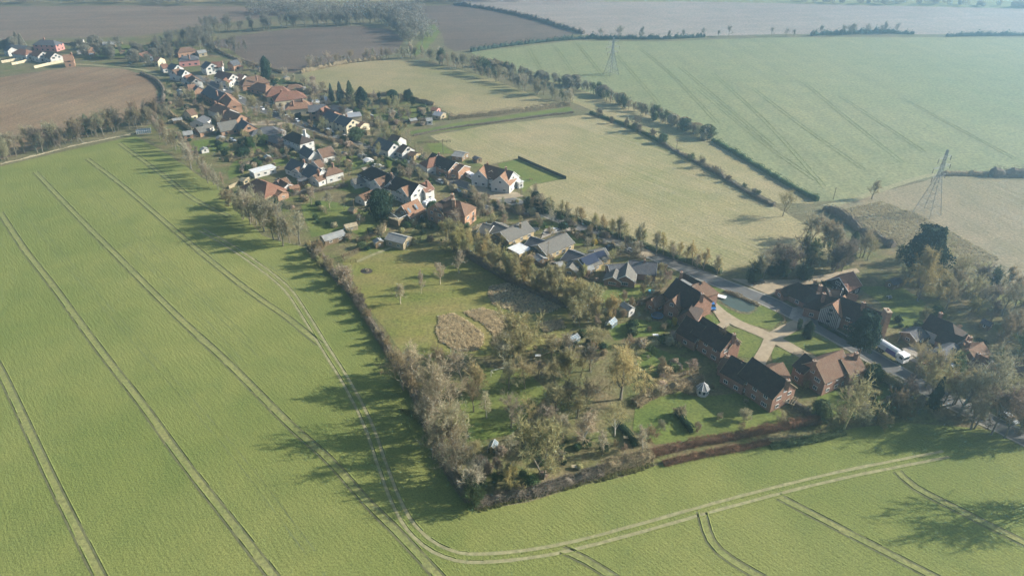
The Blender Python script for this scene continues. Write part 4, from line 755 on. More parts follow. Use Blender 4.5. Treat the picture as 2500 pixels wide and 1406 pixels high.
hedge([(2300, 428), (2350, 428), (2410, 429)], 3, 2.5, 'brown', 'low scrub hedge behind the near pylon', flat=False, dens=16)
hedge([(2418, 430), (2500, 431), (2600, 434)], 6, 5, 'dark', 'dense dark thicket on the field edge right of the near pylon', flat=False, dens=40)
hedge([(735, 180), (800, 165), (860, 154), (930, 147)], 2.5, 3.0, 'brown', 'brown hedge between the plough and the tan field', twig=True, flat=False, dens=14, lump=.3, leaf=.5)
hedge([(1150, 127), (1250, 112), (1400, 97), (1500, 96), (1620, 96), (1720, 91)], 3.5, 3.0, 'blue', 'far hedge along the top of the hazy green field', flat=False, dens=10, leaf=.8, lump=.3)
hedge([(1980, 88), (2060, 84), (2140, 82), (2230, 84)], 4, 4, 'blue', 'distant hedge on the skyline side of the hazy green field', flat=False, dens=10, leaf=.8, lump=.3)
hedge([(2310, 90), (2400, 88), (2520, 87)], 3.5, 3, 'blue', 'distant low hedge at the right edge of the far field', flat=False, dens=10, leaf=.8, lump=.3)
hedge([(1110, 12), (1200, 25), (1300, 47), (1370, 68), (1425, 84)], 4, 3.5, 'dark', 'curving dark hedge between the two far brown fields', flat=False, dens=10, leaf=.8, lump=.25)
hedge([(0, 402), (80, 383), (180, 357), (330, 327)], 1.0, .5, 'pale', 'strip of dry pale grass under the left tree belt', flat=False, dens=12, lump=.3, name='grass_verge')
hedge([(2000, 792), (2060, 826), (2105, 850)], .9, .6, 'deep', 'low dark roadside hedge in front of the topiary', lump=.3)
hedge([(1935, 708), (1990, 738), (2030, 768), (2062, 792)], 1.2, 1.4, 'green', 'clipped roadside hedge before the timber framed house')
hedge([(1770, 712), (1810, 728), (1855, 748)], 1.6, 1.0, 'brown', 'low rough hedge between the pond and the road', flat=False, lump=.3)
hedge([(2110, 905), (2160, 930), (2210, 960)], 1.6, 2.6, 'olive', 'overgrown hedge on the bank beside the lorry', lump=.2, twig=True)
hedge([(1930, 985), (1960, 1005), (2000, 1030)], 1.0, 1.8, 'dark', 'dark garden boundary hedge right of the pergola')
hedge([(1550, 990), (1600, 962), (1660, 945), (1710, 925)], 3.0, 1.8, 'brown', 'brown shrubby bank left of the white gazebo', flat=False, lump=.4, twig=True)
hedge([(1512, 1040), (1530, 1060), (1552, 1090)], 1.5, 1.6, 'deep', 'dark clipped hedge beside the wooden planters')
hedge([(395, 262), (440, 300), (480, 330)], 2.5, 2.5, 'brown', 'brown boundary hedge at the top of the left field', flat=False, dens=14, leaf=.4, twig=True)
hedge([(820, 295), (860, 312), (900, 330)], 2.5, 2.6, 'brown', 'tall front hedge below the slate roofed semis', dens=14, leaf=.4)
hedge([(690, 180), (560, 140), (520, 115)], 2.5, 2.2, 'brown', 'low hedge at the foot of the dark ploughed field', dens=10, leaf=.4, flat=False)
hedge([(345, 182), (378, 197), (400, 222), (398, 250)], 2.5, 2.4, 'dark', 'hedge curving round the end of the left ploughed field', dens=12, leaf=.4, flat=False)
hedge([(1060, 258), (960, 236), (890, 238)], 2, 2.6, 'brown', 'garden end hedge beside the tan field', dens=10, leaf=.4, flat=False, twig=True)

GH = [([(590, 345), (660, 330), (700, 345)], 'ivy', 'garden hedge above the large evergreens'), ([(560, 395), (640, 380), (700, 372)], 'brown', 'garden hedge across the western lawns'), ([(690, 375), (760, 362), (800, 372)], 'green', 'garden hedge beside the white bungalow'), ([(590, 425), (610, 400), (700, 385)], 'dark', 'garden hedge above the long white building'),
      ([(830, 425), (900, 405), (930, 398)], 'ivy', 'garden hedge between the two white houses'), ([(700, 480), (790, 465), (850, 455)], 'dark', 'garden hedge along the orchard top'), ([(905, 372), (870, 362), (800, 342), (770, 335)], 'brown', 'front hedge on the inner side of the road bend'), ([(1010, 418), (960, 396), (925, 385)], 'ivy', 'front hedge before the dark roofed white houses'),
      ([(1095, 452), (1050, 432), (1020, 422)], 'brown', 'front hedge beside the gabled white house'), ([(1130, 480), (1190, 500), (1290, 530)], 'dark', 'roadside hedge above the bungalows'), ([(980, 372), (1040, 392)], 'green', 'low hedge before the orange brick end house'), ([(900, 310), (985, 300), (1050, 294)], 'dark', 'garden hedge at the foot of the long gardens'),
      ([(880, 285), (960, 270), (1040, 262)], 'ivy', 'garden hedge between two long gardens'), ([(760, 232), (800, 226), (880, 236)], 'brown', 'hedge at the foot of the four conifers'), ([(640, 215), (700, 205), (750, 212)], 'ivy', 'garden hedge behind the huge red roof'), ([(590, 205), (640, 235), (690, 262)], 'brown', 'verge hedge of the upper road east side'),
      ([(455, 240), (500, 235), (540, 245)], 'dark', 'garden hedge behind the orange terrace'), ([(430, 262), (480, 262), (520, 275)], 'brown', 'garden hedge above the cream wall'), ([(450, 340), (520, 330), (600, 322)], 'dark', 'garden hedge below the brick bungalow'), ([(1240, 560), (1280, 560), (1330, 555)], 'green', 'low hedge around the first bungalow lawn'),
      ([(1395, 570), (1440, 588), (1500, 602)], 'brown', 'low hedge in front of the solar bungalow'), ([(1640, 700), (1610, 715), (1560, 745)], 'brown', 'overgrown hedge between the slate bungalow and the pond house'), ([(870, 590), (930, 570), (940, 555)], 'brown', 'rough hedge around the vegetable plot'), ([(1700, 905), (1640, 925), (1590, 950)], 'brown', 'brown hedge between the two big lawns'),
      ([(1540, 850), (1580, 845), (1620, 835)], 'olive', 'loose border hedge under the golden willow'), ([(2010, 905), (2090, 925), (2150, 960)], 'ivy', 'garden hedge below the brown roofed brick house'), ([(200, 125), (280, 120), (370, 128)], 'ivy', 'hedge round the green allotment'), ([(110, 105), (200, 110), (300, 108)], 'brown', 'hedge behind the hamlet allotments')]
for q, tn, lb in GH: hedge(q, 1.6, pr.uniform(1.4, 2.2), tn, lb, leaf=.36, dens=16, twig=tn in ('brown', 'dark'), lump=.25, group=None)
# ================================================================== single trees
T = tree
T(930, 532, 466, 62, 'round', 'deep', 'broad very dark conifer between the chalet and the orchard', 'conifer')
T(652, 190, 137, 26, 'column', 'deep', 'solitary dark columnar conifer at the plough edge', 'conifer')
for bx, by, ty, wp, tn, lb in ((811, 252, 204, 17, 'blue', 'slimmest pointed conifer of the row of four'), (833, 254, 200, 22, 'blue', 'second pointed conifer from the slim one'), (857, 252, 198, 28, 'ivy', 'widest grey green conifer of the row of four'), (885, 264, 212, 32, 'deep', 'darkest conifer of the row nearest the houses')):
    T(bx, by, ty, wp, 'conifer' if tn != 'deep' else 'column', tn, lb, 'conifer', group='four conifers beside the tan field')
T(1971, 823, 784, 24, 'topiary', 'deep', 'clipped cone of yew on the lawn by the driveway fork', 'topiary_tree')
T(2095, 872, 766, 66, 'pine', 'deep', 'tall dark pine in front of the timber framed house', 'pine_tree')
T(2128, 935, 893, 40, 'round', 'green', 'round evergreen beside the brick house and the lorry', 'evergreen_tree')
T(2240, 690, 556, 84, 'pine', 'deep', 'big high crowned evergreen above the right hand wood', 'pine_tree')
T(2420, 712, 660, 30, 'conifer', 'deep', 'small dark pointed conifer in the right hand wood', 'conifer')
T(2274, 1000, 920, 34, 'conifer', 'deep', 'dark conifer among the bare trees near the road', 'conifer')
T(2128, 990, 958, 16, 'conifer', 'deep', 'thin dark conifer behind the fan shaped tree', 'conifer')
T(2072, 640, 565, 26, 'column', 'ivy', 'ivy clad trunk rising from the roadside copse', 'ivy_tree')
T(2240, 735, 625, 105, 'willow', 'ochre', 'tawny rounded willow below the big evergreen', 'willow_tree')
T(1515, 975, 862, 135, 'willow', 'gold', 'golden twigged willow on the lawn edge', 'willow_tree')
T(1501, 1064, 985, 82, 'oak', 'olive', 'olive tree with a pale trunk below the willow', barkt='white')
T(1188, 1020, 952, 44, 'birch', 'pale', 'white barked birch in the wooded garden', 'birch_tree', barkt='white')
T(1085, 1040, 900, 130, 'oak', 'grey', 'large grey spreading tree at the meadow corner', barkt='pale'); T(1112, 1110, 985, 110, 'oak', 'grey', 'second large grey tree below the spreading one'); T(1010, 935, 845, 80, 'ash', 'pale', 'pale open tree at the end of the long hedge', barkt='pale')
T(1265, 872, 778, 150, 'scrub', 'olive', 'very wide low olive thicket over the reeds', 'willow_scrub'); T(1412, 795, 715, 92, 'fuzzy', 'olive', 'dense olive tree at the tip of the meadow')
T(1330, 1165, 1020, 150, 'fuzzy', 'olive', 'huge bushy olive tree in the bottom garden', 'willow_tree'); T(1247, 1195, 1140, 66, 'scrub', 'ochre', 'low yellow green bush at the bottom corner', 'willow_scrub')
T(1424, 1085, 1005, 92, 'ash', 'pale', 'pale grey many stemmed tree beside the huge olive one', barkt='white'); T(1375, 1070, 1005, 60, 'ash', 'pale', 'smaller pale grey tree touching the huge olive one')
T(1380, 920, 845, 92, 'fuzzy', 'olive', 'loose olive tree left of the golden willow'); T(1440, 905, 838, 64, 'ash', 'dark', 'dark slim tree between olive tree and golden willow'); T(1470, 1110, 1040, 40, 'birch', 'pale', 'thin silvery tree above the grey brown hedge'); T(1567, 1105, 1035, 50, 'birch', 'pale', 'silver birch by the dark clipped hedge', 'birch_tree', barkt='white')
for a in ((978, 742, 690, 44), (1028, 717, 660, 26), (1075, 694, 636, 40), (1120, 668, 608, 42)): T(*a, 'ash', 'pale', 'young leafless tree standing in the open meadow', group='young trees in the open meadow', barkt='pale')
T(1682, 905, 868, 36, 'birch', 'pink', 'small pinkish tree behind the white gazebo'); T(1755, 870, 800, 34, 'fuzzy', 'dark', 'dark shrub tree against the shaded house wall'); T(1950, 805, 780, 10, 'shrub', 'ivy', 'small bush at the foot of the yew cone', name='shrub', cat='shrub')
T(2060, 1050, 935, 130, 'oak', 'olive', 'fan shaped olive tree above the field edge', barkt='olive'); T(2400, 1025, 885, 150, 'oak', 'grey', 'wide grey oak at the right field corner'); T(2340, 1015, 900, 110, 'ash', 'grey', 'grey ash left of the wide oak'); T(2420, 1060, 955, 120, 'oak', 'dark', 'oak leaning over the field corner with a long branching shadow', barkt='dark')
T(2215, 990, 935, 70, 'fuzzy', 'pink', 'rosy grey bushy tree right of the fan shaped one'); T(2190, 1010, 960, 60, 'scrub', 'brown', 'brown thicket under the rosy grey tree', 'willow_scrub')
T(1911, 528, 470, 64, 'oak', 'olive', 'round headed tree at the end of the clipped hedge'); T(1968, 580, 525, 70, 'oak', 'grey', 'second round tree casting a shadow on the central field'); T(2012, 605, 540, 70, 'oak', 'brown', 'third round tree above the roadside copse')
T(1551, 322, 287, 34, 'oak', 'dark', 'small black leafless tree on the field boundary', barkt='dark'); T(1529, 306, 284, 18, 'ash', 'grey', 'tiny leafless tree left of the black one'); T(1709, 408, 380, 18, 'oak', 'grey', 'lone round tree in the clipped hedge'); T(2128, 486, 440, 42, 'ash', 'brown', 'leafless tree standing on the pale track')
T(2690, 1215, 1040, 220, 'oak', 'dark', 'big leafless tree whose shadow falls across the green field', barkt='dark')
T(805, 508, 466, 34, 'ash', 'pale', 'orchard tree nearest the white houses', barkt='pale'); T(841, 512, 478, 28, 'oak', 'grey', 'orchard tree beside the ochre hut'); T(760, 500, 455, 40, 'ash', 'pink', 'orchard tree with a pinkish crown'); T(878, 548, 520, 26, 'scrub', 'pink', 'pink tinted fruit bush on the lawn', 'fruit_bush')
T(932, 580, 545, 36, 'fuzzy', 'grey', 'grey bushy tree beside the pale shed'); T(1115, 560, 500, 60, 'birch', 'pink', 'rosy thicket below the tall brick house', 'birch_tree'); T(1100, 525, 495, 22, 'ash', 'pale', 'small pale tree in the shade of the brick house'); T(1162, 500, 450, 34, 'birch', 'grey', 'slender tree beside the white caravan', barkt='pale')
T(845, 312, 296, 10, 'shrub', 'green', 'clipped green bush at the gate', name='shrub', cat='shrub'); T(870, 345, 312, 34, 'round', 'ivy', 'round dark evergreen on the road corner', 'evergreen_tree'); T(965, 378, 346, 22, 'round', 'ivy', 'evergreen in front of the white cottage', 'evergreen_tree')
T(790, 390, 360, 18, 'round', 'green', 'round green tree beside the white bungalow', 'evergreen_tree'); T(948, 410, 392, 16, 'round', 'lime', 'bright green garden tree by the road', 'evergreen_tree'); T(612, 362, 336, 26, 'round', 'green', 'large evergreen at the head of the lawn', 'evergreen_tree'); T(595, 385, 362, 34, 'round', 'deep', 'very dark bush casting shade on the lawn', 'evergreen_tree')
T(640, 352, 330, 34, 'round', 'green', 'evergreen right of the large one', 'evergreen_tree'); T(680, 352, 330, 30, 'round', 'deep', 'dark evergreen beside the cube like house', 'evergreen_tree'); T(708, 322, 302, 16, 'round', 'olive', 'olive bush behind the cube like house', 'evergreen_tree')
T(1645, 795, 776, 12, 'shrub', 'yellow', 'bush of bright orange yellow leaves by the brick house', name='shrub', cat='shrub'); T(1632, 800, 782, 14, 'shrub', 'lime', 'yellow flecked bush beside the orange one', name='shrub', cat='shrub')
T(1451, 598, 585, 12, 'shrub', 'yellow', 'yellow flowering bush by the road lawn', name='shrub', cat='shrub'); T(1475, 596, 584, 10, 'shrub', 'white', 'white blossoming bush by the road lawn', name='shrub', cat='shrub'); T(1555, 628, 592, 46, 'scrub', 'pale', 'pale rounded bush overhanging the road', 'willow_scrub')

# ================================================================== belts and copses
belt([(-40, 402), (60, 378), (180, 350), (300, 318), (380, 296), (405, 290)], 50, (8, 12.5), ['oak', 'ash', 'fuzzy'], ['grey', 'brown', 'dark', 'grey'], 'leafless tree in the belt between plough and green field', 'trees between plough and green field', jit=4)
belt([(140, 345), (250, 320)], 4, (8, 11), ['column'], ['ivy'], 'ivy covered tree in the left belt', 'ivy covered trees in the left belt', 'ivy_tree', wf=.35)
belt([(375, 300), (415, 350), (460, 395), (510, 435), (560, 468)], 36, (8, 12), ['birch', 'ash'], ['pale', 'pink', 'pale', 'brown'], 'tall pale leafless tree beside the village west edge', 'tall pale trees along the west edge', jit=2.5)
belt([(600, 525), (635, 560), (680, 590), (735, 602)], 17, (10, 14), ['oak', 'fuzzy', 'ash'], ['pale', 'grey', 'olive'], 'wide pale tree in the clump beside the orchard lawn', 'clump beside the orchard lawn', jit=3)
belt([(560, 480), (590, 520)], 5, (4, 7), ['scrub', 'fuzzy'], ['brown', 'dark'], 'low brown scrub tree at the red roofed bungalow', 'low scrub at the red roofed bungalow', 'scrub_tree')
belt([(765, 615), (800, 660), (850, 705)], 8, (4.5, 7), ['fuzzy', 'scrub'], ['olive', 'brown', 'pink'], 'low olive tree in the hedge below the stables', 'low trees in the hedge below the stables', 'scrub_tree', jit=1.5)
belt([(985, 900), (1000, 945), (1035, 1020), (1070, 1100), (1100, 1150), (1150, 1210)], 16, (7, 12), ['oak', 'oak', 'fuzzy'], ['grey', 'pale', 'brown', 'dark'], 'dark leafless tree on the lower field boundary', 'trees on the lower field boundary', jit=2)
belt([(860, 722), (905, 795), (935, 845), (975, 905)], 11, (2.6, 5), ['scrub', 'fuzzy'], ['grey', 'brown', 'dark'], 'leafless bush standing up from the long trimmed hedge', 'bushes in the long trimmed hedge', 'scrub_tree', jit=1)
belt([(2300, 962), (2350, 995), (2420, 1028), (2500, 1065)], 18, (8, 13), ['oak', 'ash'], ['grey', 'pale', 'olive', 'brown'], 'tall leafless tree overhanging the lower right road', 'tall trees overhanging the lower right road', jit=6)
belt([(1150, 1215), (1200, 1195), (1240, 1180), (1180, 1150)], 7, (4, 6.5), ['scrub', 'fuzzy'], ['dark', 'ivy'], 'dark undergrowth bush in the shaded bottom corner', 'bushes in the shaded bottom corner', 'scrub_tree', jit=4)
belt([(1085, 590), (1150, 625), (1220, 660), (1300, 700), (1370, 735), (1430, 762), (1470, 775)], 40, (7, 10.5), ['fuzzy', 'fuzzy', 'scrub'], ['olive', 'ochre', 'olive', 'olive'], 'fuzzy olive willow in the row above the meadow', 'row of olive willows above the meadow', 'willow_tree', jit=2.5)
belt([(1290, 500), (1340, 525), (1400, 542), (1470, 567), (1540, 592), (1620, 625), (1700, 655), (1765, 672)], 36, (6.5, 10), ['ash', 'birch', 'ash'], ['olive', 'ochre', 'grey'], 'thin leafless roadside tree beside the central field', 'thin roadside trees beside the central field', jit=1.4, wf=.6)
belt([(1290, 500), (1330, 520), (1290, 525)], 5, (5, 7), ['round', 'column'], ['deep', 'ivy'], 'dark evergreen in the hedge opposite the tall brick house', 'evergreens opposite the tall brick house', 'evergreen_tree', wf=.6)
belt([(1835, 680), (1890, 672), (1950, 660), (2000, 655), (2070, 650)], 20, (7, 12), ['fuzzy', 'oak', 'fuzzy'], ['grey', 'ivy', 'dark'], 'dense dark tree in the copse beside the gravel bay', 'copse beside the gravel bay', jit=4)
belt([(1840, 682), (1900, 682), (1960, 675)], 5, (4, 6.5), ['round'], ['deep'], 'dark evergreen bush at the front of the copse', 'evergreens at the front of the copse', 'evergreen_tree', wf=.9)
belt([(1980, 590), (2040, 615), (2090, 635), (2130, 640)], 8, (7, 11), ['oak', 'fuzzy'], ['brown', 'olive', 'grey'], 'leafless tree between the copse and the thick hedge', 'trees between the copse and the thick hedge', jit=3)
belt([(1000, 140), (1080, 155), (1160, 178), (1240, 205), (1310, 232), (1380, 252), (1410, 262)], 46, (7, 11.5), ['oak', 'fuzzy', 'ash', 'fuzzy'], ['grey', 'ivy', 'grey', 'pale'], 'hazy grey tree in the stream belt above the tan field', 'stream belt above the tan field', jit=4, parts=False)
belt([(1180, 160), (1250, 180), (1320, 198), (1390, 212), (1460, 232), (1540, 268), (1620, 300), (1690, 325), (1735, 345)], 120, (3.5, 7.5), ['fuzzy', 'oak', 'fuzzy', 'scrub', 'ash', 'round'], ['ivy', 'grey', 'dark', 'grey', 'brown'], 'bushy blue grey tree in the belt beside the hazy green field', 'belt beside the hazy green field', jit=2.5, parts=False, wf=.95)
belt([(1460, 285), (1490, 298), (1590, 338), (1620, 350), (1600, 345)], 7, (3, 5), ['round', 'scrub'], ['ivy', 'dark'], 'low dark bush on the boundary of the central field', 'low dark bushes on the central field boundary', 'shrub', 'shrub', jit=1.5, parts=False)
belt([(1660, 385), (1700, 400), (1770, 442), (1830, 470), (1870, 492)], 9, (2.6, 4.2), ['scrub', 'twiggy', 'round'], ['brown', 'dark', 'ivy'], 'small bush growing out of the clipped hedge', 'small bushes in the clipped hedge', 'shrub', 'shrub', jit=.8, parts=False)
belt([(500, 70), (560, 80), (640, 75), (720, 66), (800, 62), (880, 58), (960, 62), (990, 85), (1010, 110)], 70, (8, 14), ['oak', 'ash', 'fuzzy'], ['grey', 'pale', 'grey', 'ivy'], 'hazy leafless tree in the wood above the dark plough', 'wood above the dark plough', jit=8, parts=False)
belt([(740, 174), (800, 160), (880, 150), (940, 145), (990, 142)], 24, (5, 9), ['oak', 'ash'], ['pale', 'brown'], 'pale leafless tree between the dark plough and the tan field', 'trees between the dark plough and the tan field', jit=2.5, parts=False)
belt([(400, 120), (440, 105), (500, 100), (460, 120), (530, 130), (590, 130)], 56, (8, 14), ['oak', 'ash', 'birch'], ['pale', 'grey', 'brown'], 'leafless tree at the head of the village', 'trees at the head of the village', jit=7, parts=False)
belt([(260, 120), (330, 140), (380, 165), (420, 130), (280, 145), (200, 125)], 44, (6, 11), ['oak', 'fuzzy', 'fuzzy', 'round'], ['grey', 'ivy', 'green'], 'garden tree around the allotments', 'garden trees around the allotments', jit=8, parts=False)
belt([(50, 108), (75, 112), (10, 118), (90, 118)], 6, (6, 10), ['round', 'conifer'], ['blue', 'deep'], 'dark evergreen behind the hamlet', 'evergreens behind the hamlet', 'evergreen_tree', jit=4, parts=False)
belt([(560, 165), (640, 170), (700, 190), (740, 205), (800, 240), (940, 245), (1000, 250)], 26, (4, 8), ['ash', 'scrub', 'fuzzy'], ['pale', 'pink', 'grey'], 'leafless tree at the end of the upper gardens', 'trees at the end of the upper gardens', jit=5, parts=False)
belt([(930, 250), (960, 245), (990, 250), (1010, 262)], 9, (5, 8), ['round', 'fuzzy'], ['deep', 'dark'], 'dark tree in the thicket right of the four conifers', 'thicket right of the four conifers', jit=4, parts=False)
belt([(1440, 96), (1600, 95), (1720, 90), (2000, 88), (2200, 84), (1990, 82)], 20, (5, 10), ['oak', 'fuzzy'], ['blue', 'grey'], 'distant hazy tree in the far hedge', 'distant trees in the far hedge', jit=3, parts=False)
belt([(540, 200), (590, 235), (640, 262), (560, 240), (620, 250)], 10, (4, 7), ['ash', 'scrub'], ['pale', 'olive'], 'street tree on the village road verge', 'street trees on the upper village road', jit=5, parts=False)
KEEP.append((tuple(P(2178, 880))[:2], 11.0)); KEEP.append((tuple(P(2215, 915))[:2], 9.0)); KEEP.append((tuple(P(1510, 975))[:2], 9.0)); KEEP.append((tuple(P(1190, 1060))[:2], 6.0))
scatter([(1060, 900), (1200, 880), (1350, 870), (1470, 830), (1480, 900), (1440, 960), (1460, 1040), (1330, 1100), (1230, 1150), (1120, 1120), (1060, 1010)], 31, (5.5, 10), ['ash', 'oak', 'oak', 'ash', 'fuzzy'], ['olive', 'grey', 'brown', 'pale', 'olive'], 'leafless tree in the thick of the wooded garden', 'trees in the wooded garden', gap=3.8, wf=1.0)
scatter([(2190, 640), (2260, 620), (2400, 690), (2600, 760), (2600, 900), (2460, 880), (2400, 790), (2280, 750), (2200, 700)], 44, (7, 12), ['oak', 'fuzzy', 'ash', 'fuzzy'], ['grey', 'ivy', 'dark', 'brown', 'olive'], 'leafless tree in the dark wood right of the village', 'dark wood right of the village', gap=5)
scatter([(2230, 900), (2330, 880), (2500, 900), (2640, 960), (2600, 1090), (2450, 1030), (2330, 1010), (2250, 990)], 22, (7, 12), ['oak', 'ash', 'fuzzy'], ['grey', 'brown', 'olive', 'ivy'], 'leafless tree between the road and the lower right corner', 'trees by the road at the lower right', gap=4.5)
scatter([(1960, 1050), (2010, 1010), (2120, 1000), (2260, 1010), (2260, 1035), (2100, 1050)], 10, (3, 5.5), ['fuzzy', 'scrub', 'round'], ['brown', 'ivy', 'grey'], 'bushy tree on the boundary below the fan shaped tree', 'boundary bushes below the fan shaped tree', 'scrub_tree', gap=3)
scatter([(1440, 770), (1500, 740), (1600, 700), (1620, 660), (1640, 680), (1590, 745), (1520, 790), (1450, 800)], 16, (2.6, 5), ['fuzzy', 'scrub'], ['brown', 'pink', 'olive', 'grey'], 'leafless garden bush around the back lawns', 'garden bushes around the back lawns', 'scrub_tree', gap=2.6)
scatter([(430, 190), (560, 230), (760, 310), (900, 370), (1060, 440), (1000, 520), (860, 470), (700, 400), (560, 330), (430, 280)], 84, (4, 8.5), ['ash', 'oak', 'birch', 'birch'], ['pale', 'grey', 'pink', 'brown', 'olive'], 'leafless garden tree west of the village road', 'garden trees west of the village road', gap=4, wf=.75)
scatter([(560, 190), (760, 235), (940, 260), (1060, 290), (980, 330), (1080, 400), (1160, 450), (1000, 390), (860, 320), (700, 255)], 60, (4, 8), ['birch', 'oak', 'scrub', 'birch'], ['pale', 'grey', 'dark', 'olive'], 'leafless garden tree east of the village road', 'garden trees east of the village road', gap=4, wf=.75)
scatter([(1150, 480), (1300, 520), (1500, 590), (1640, 660), (1600, 720), (1480, 690), (1330, 660), (1180, 590)], 36, (3.5, 7), ['birch', 'scrub', 'oak'], ['pale', 'grey', 'brown', 'olive'], 'leafless tree among the bungalow gardens', 'trees among the bungalow gardens', gap=4, wf=.75)
scatter([(1545, 1000), (1600, 960), (1700, 920), (1760, 960), (1950, 1020), (1930, 1045), (1700, 1080), (1560, 1095)], 12, (1.6, 4), ['twiggy', 'scrub'], ['brown', 'grey', 'pale'], 'leafless bush on the wide lawn above the copper hedges', 'leafless bushes above the copper hedges', 'bare_bush', 'bush', parts=False, gap=5)
SHL = [([(600, 440), (760, 470), (830, 560), (740, 560), (640, 520)], 17, 'shrub around the orchard lawn'), ([(880, 440), (960, 520), (1080, 500), (1160, 560), (1080, 560), (920, 560)], 27, 'shrub around the chalet and the tall brick house'), ([(640, 270), (760, 320), (900, 350), (860, 330), (760, 290), (660, 258)], 20, 'shrub in the front gardens of the upper road'), ([(1250, 860), (1420, 820), (1500, 860), (1400, 880)], 17, 'shrub beside the narrow garden path'), ([(1140, 1100), (1300, 1060), (1550, 1090), (1480, 1140), (1240, 1200)], 27, 'shrub in the bottom garden'),
       ([(1120, 470), (1290, 500), (1400, 545), (1500, 585), (1440, 590), (1300, 530), (1200, 520), (1130, 500)], 32, 'shrub beside the road above the bungalows'), ([(560, 330), (720, 340), (820, 400), (760, 470), (640, 430), (500, 380), (440, 330)], 50, 'shrub in the western back gardens'),
       ([(820, 330), (900, 350), (1080, 430), (1150, 480), (1060, 470), (900, 400), (800, 400)], 42, 'shrub in the gardens beside the middle road'), ([(860, 270), (1050, 270), (1080, 295), (980, 325), (900, 310)], 37, 'shrub in the long gardens under the conifers'),
       ([(560, 170), (700, 195), (760, 235), (700, 240), (620, 220), (560, 200)], 30, 'shrub in the upper eastern gardens'), ([(410, 200), (520, 240), (560, 300), (440, 300), (405, 250)], 30, 'shrub in the upper western gardens'),
       ([(840, 580), (950, 560), (1090, 540), (1100, 590), (1000, 600), (860, 620)], 20, 'shrub around the paddock sheds'), ([(1560, 730), (1640, 790), (1700, 860), (1640, 950), (1560, 1000), (1530, 860)], 25, 'shrub beside the large brick houses'),
       ([(1960, 880), (2100, 900), (2240, 920), (2250, 990), (2000, 1000), (1940, 960)], 22, 'shrub below the brown roofed brick house'), ([(2180, 780), (2290, 760), (2400, 850), (2380, 900), (2240, 880)], 17, 'shrub around the cottage by the lorry'),
       ([(1190, 590), (1290, 640), (1400, 680), (1480, 690), (1380, 640), (1280, 600)], 22, 'shrub behind the yellow brick bungalows'), ([(1900, 712), (2000, 740), (2100, 800), (2060, 700), (1960, 700)], 12, 'shrub near the timber framed house')]
for q, n, lb in SHL: scatter(q, int(n * 1.25), (1.0, 3.0), ['shrub', 'twiggy', 'shrub', 'scrub'], ['green', 'ivy', 'brown', 'olive', 'grey', 'deep', 'pink'], lb, lb + 's'.replace('s', '') + ' group', 'shrub', 'shrub', parts=False, gap=1.8)
if FAR:
    V, Fc, Cc, n0 = [], [], [], 0
    for kind, k, pos, col, sc in FAR:
        me = joined(kind, k); v = np.empty(len(me.vertices) * 3); me.vertices.foreach_get('co', v); v = v.reshape(-1, 3); a = pr.random() * 6.28; ca, sa = math.cos(a), math.sin(a)
        v = np.stack([(v[:, 0] * ca - v[:, 1] * sa) * sc[0] + pos.x, (v[:, 0] * sa + v[:, 1] * ca) * sc[0] + pos.y, v[:, 2] * sc[2]], 1); V.append(v); Fc += [tuple(i + n0 for i in f.vertices) for f in me.polygons]; n0 += len(v)
    me = bpy.data.meshes.new('distant_trees'); me.from_pydata(np.concatenate(V), [], Fc); me.materials.append(MATS['twigs']); o = bpy.data.objects.new('distant_trees', me); SC.collection.objects.link(o); o.color = (.27, .25, .19, 1)
    tag(o, 'hazy leafless trees of the far hedges and woods', 'trees', None, 'stuff')
# far woods that read as one mass
def woods(pts, n, h, label, seed, spread=40):
    r2 = random.Random(seed); A = Acc(); g = [P(*q) for q in pts]; gg = np.random.default_rng(seed)
    for _ in range(n):
        t = r2.random() * (len(g) - 1.001); k = int(t); p = g[k].lerp(g[k + 1], t - k) + Vector((r2.uniform(-12, 12), r2.uniform(-spread * .3, spread), 0)); hh = r2.uniform(*h)
        for _ in range(170):
            a, b = r2.random() * 6.28, r2.random(); rr = hh * .42 * math.sqrt(1 - (2 * b - 1) ** 2 * .9); q = np.array([p.x + rr * math.cos(a), p.y + rr * math.sin(a), hh * (.15 + .85 * b)])
            d = unit(gg.normal(0, 1, 3)); x, y = frame(d); s = r2.uniform(.25, .8); A.add([q - x * s, q + y * s * .5, q + x * s * .4 + d * s, q - y * s * .6 + d * s], [(0, 1, 2, 3)])
    me = A.mesh('woods', 'twigs'); o = bpy.data.objects.new('woods', me); SC.collection.objects.link(o); o.color = (.26, .24, .20, 1); return tag(o, label, 'woods', None, 'stuff')
woods([(-500, 12), (0, 8), (250, 4), (450, 8), (700, 10)], 240, (8, 14), 'hazy far woodland along the top left edge', 3, 60)
woods([(620, 40), (700, 32), (800, 45), (900, 40), (1000, 38), (990, 70), (1020, 100)], 170, (8, 14), 'hazy valley woodland behind the village', 4, 30)
woods([(1000, 4), (1100, 8), (1250, 3)], 50, (7, 12), 'far copse at the top middle', 5, 20)
woods([(1900, 6), (2100, 12), (2300, 14), (2500, 22), (2700, 26)], 70, (4, 8), 'far hedgerow trees at the top right', 6, 10)
# ================================================================== water
POND = [(1757, 722), (1775, 719), (1800, 722), (1825, 733), (1843, 746), (1842, 756), (1828, 763), (1808, 761), (1785, 751), (1765, 740), (1756, 731)]
sheet('pond_bank', [(1750, 722), (1772, 714), (1802, 717), (1830, 729), (1850, 744), (1848, 759), (1830, 768), (1804, 766), (1780, 755), (1758, 742), (1748, 731)], .11, 'rough_ground')
sheet('pond', POND, .13, 'pond_water')
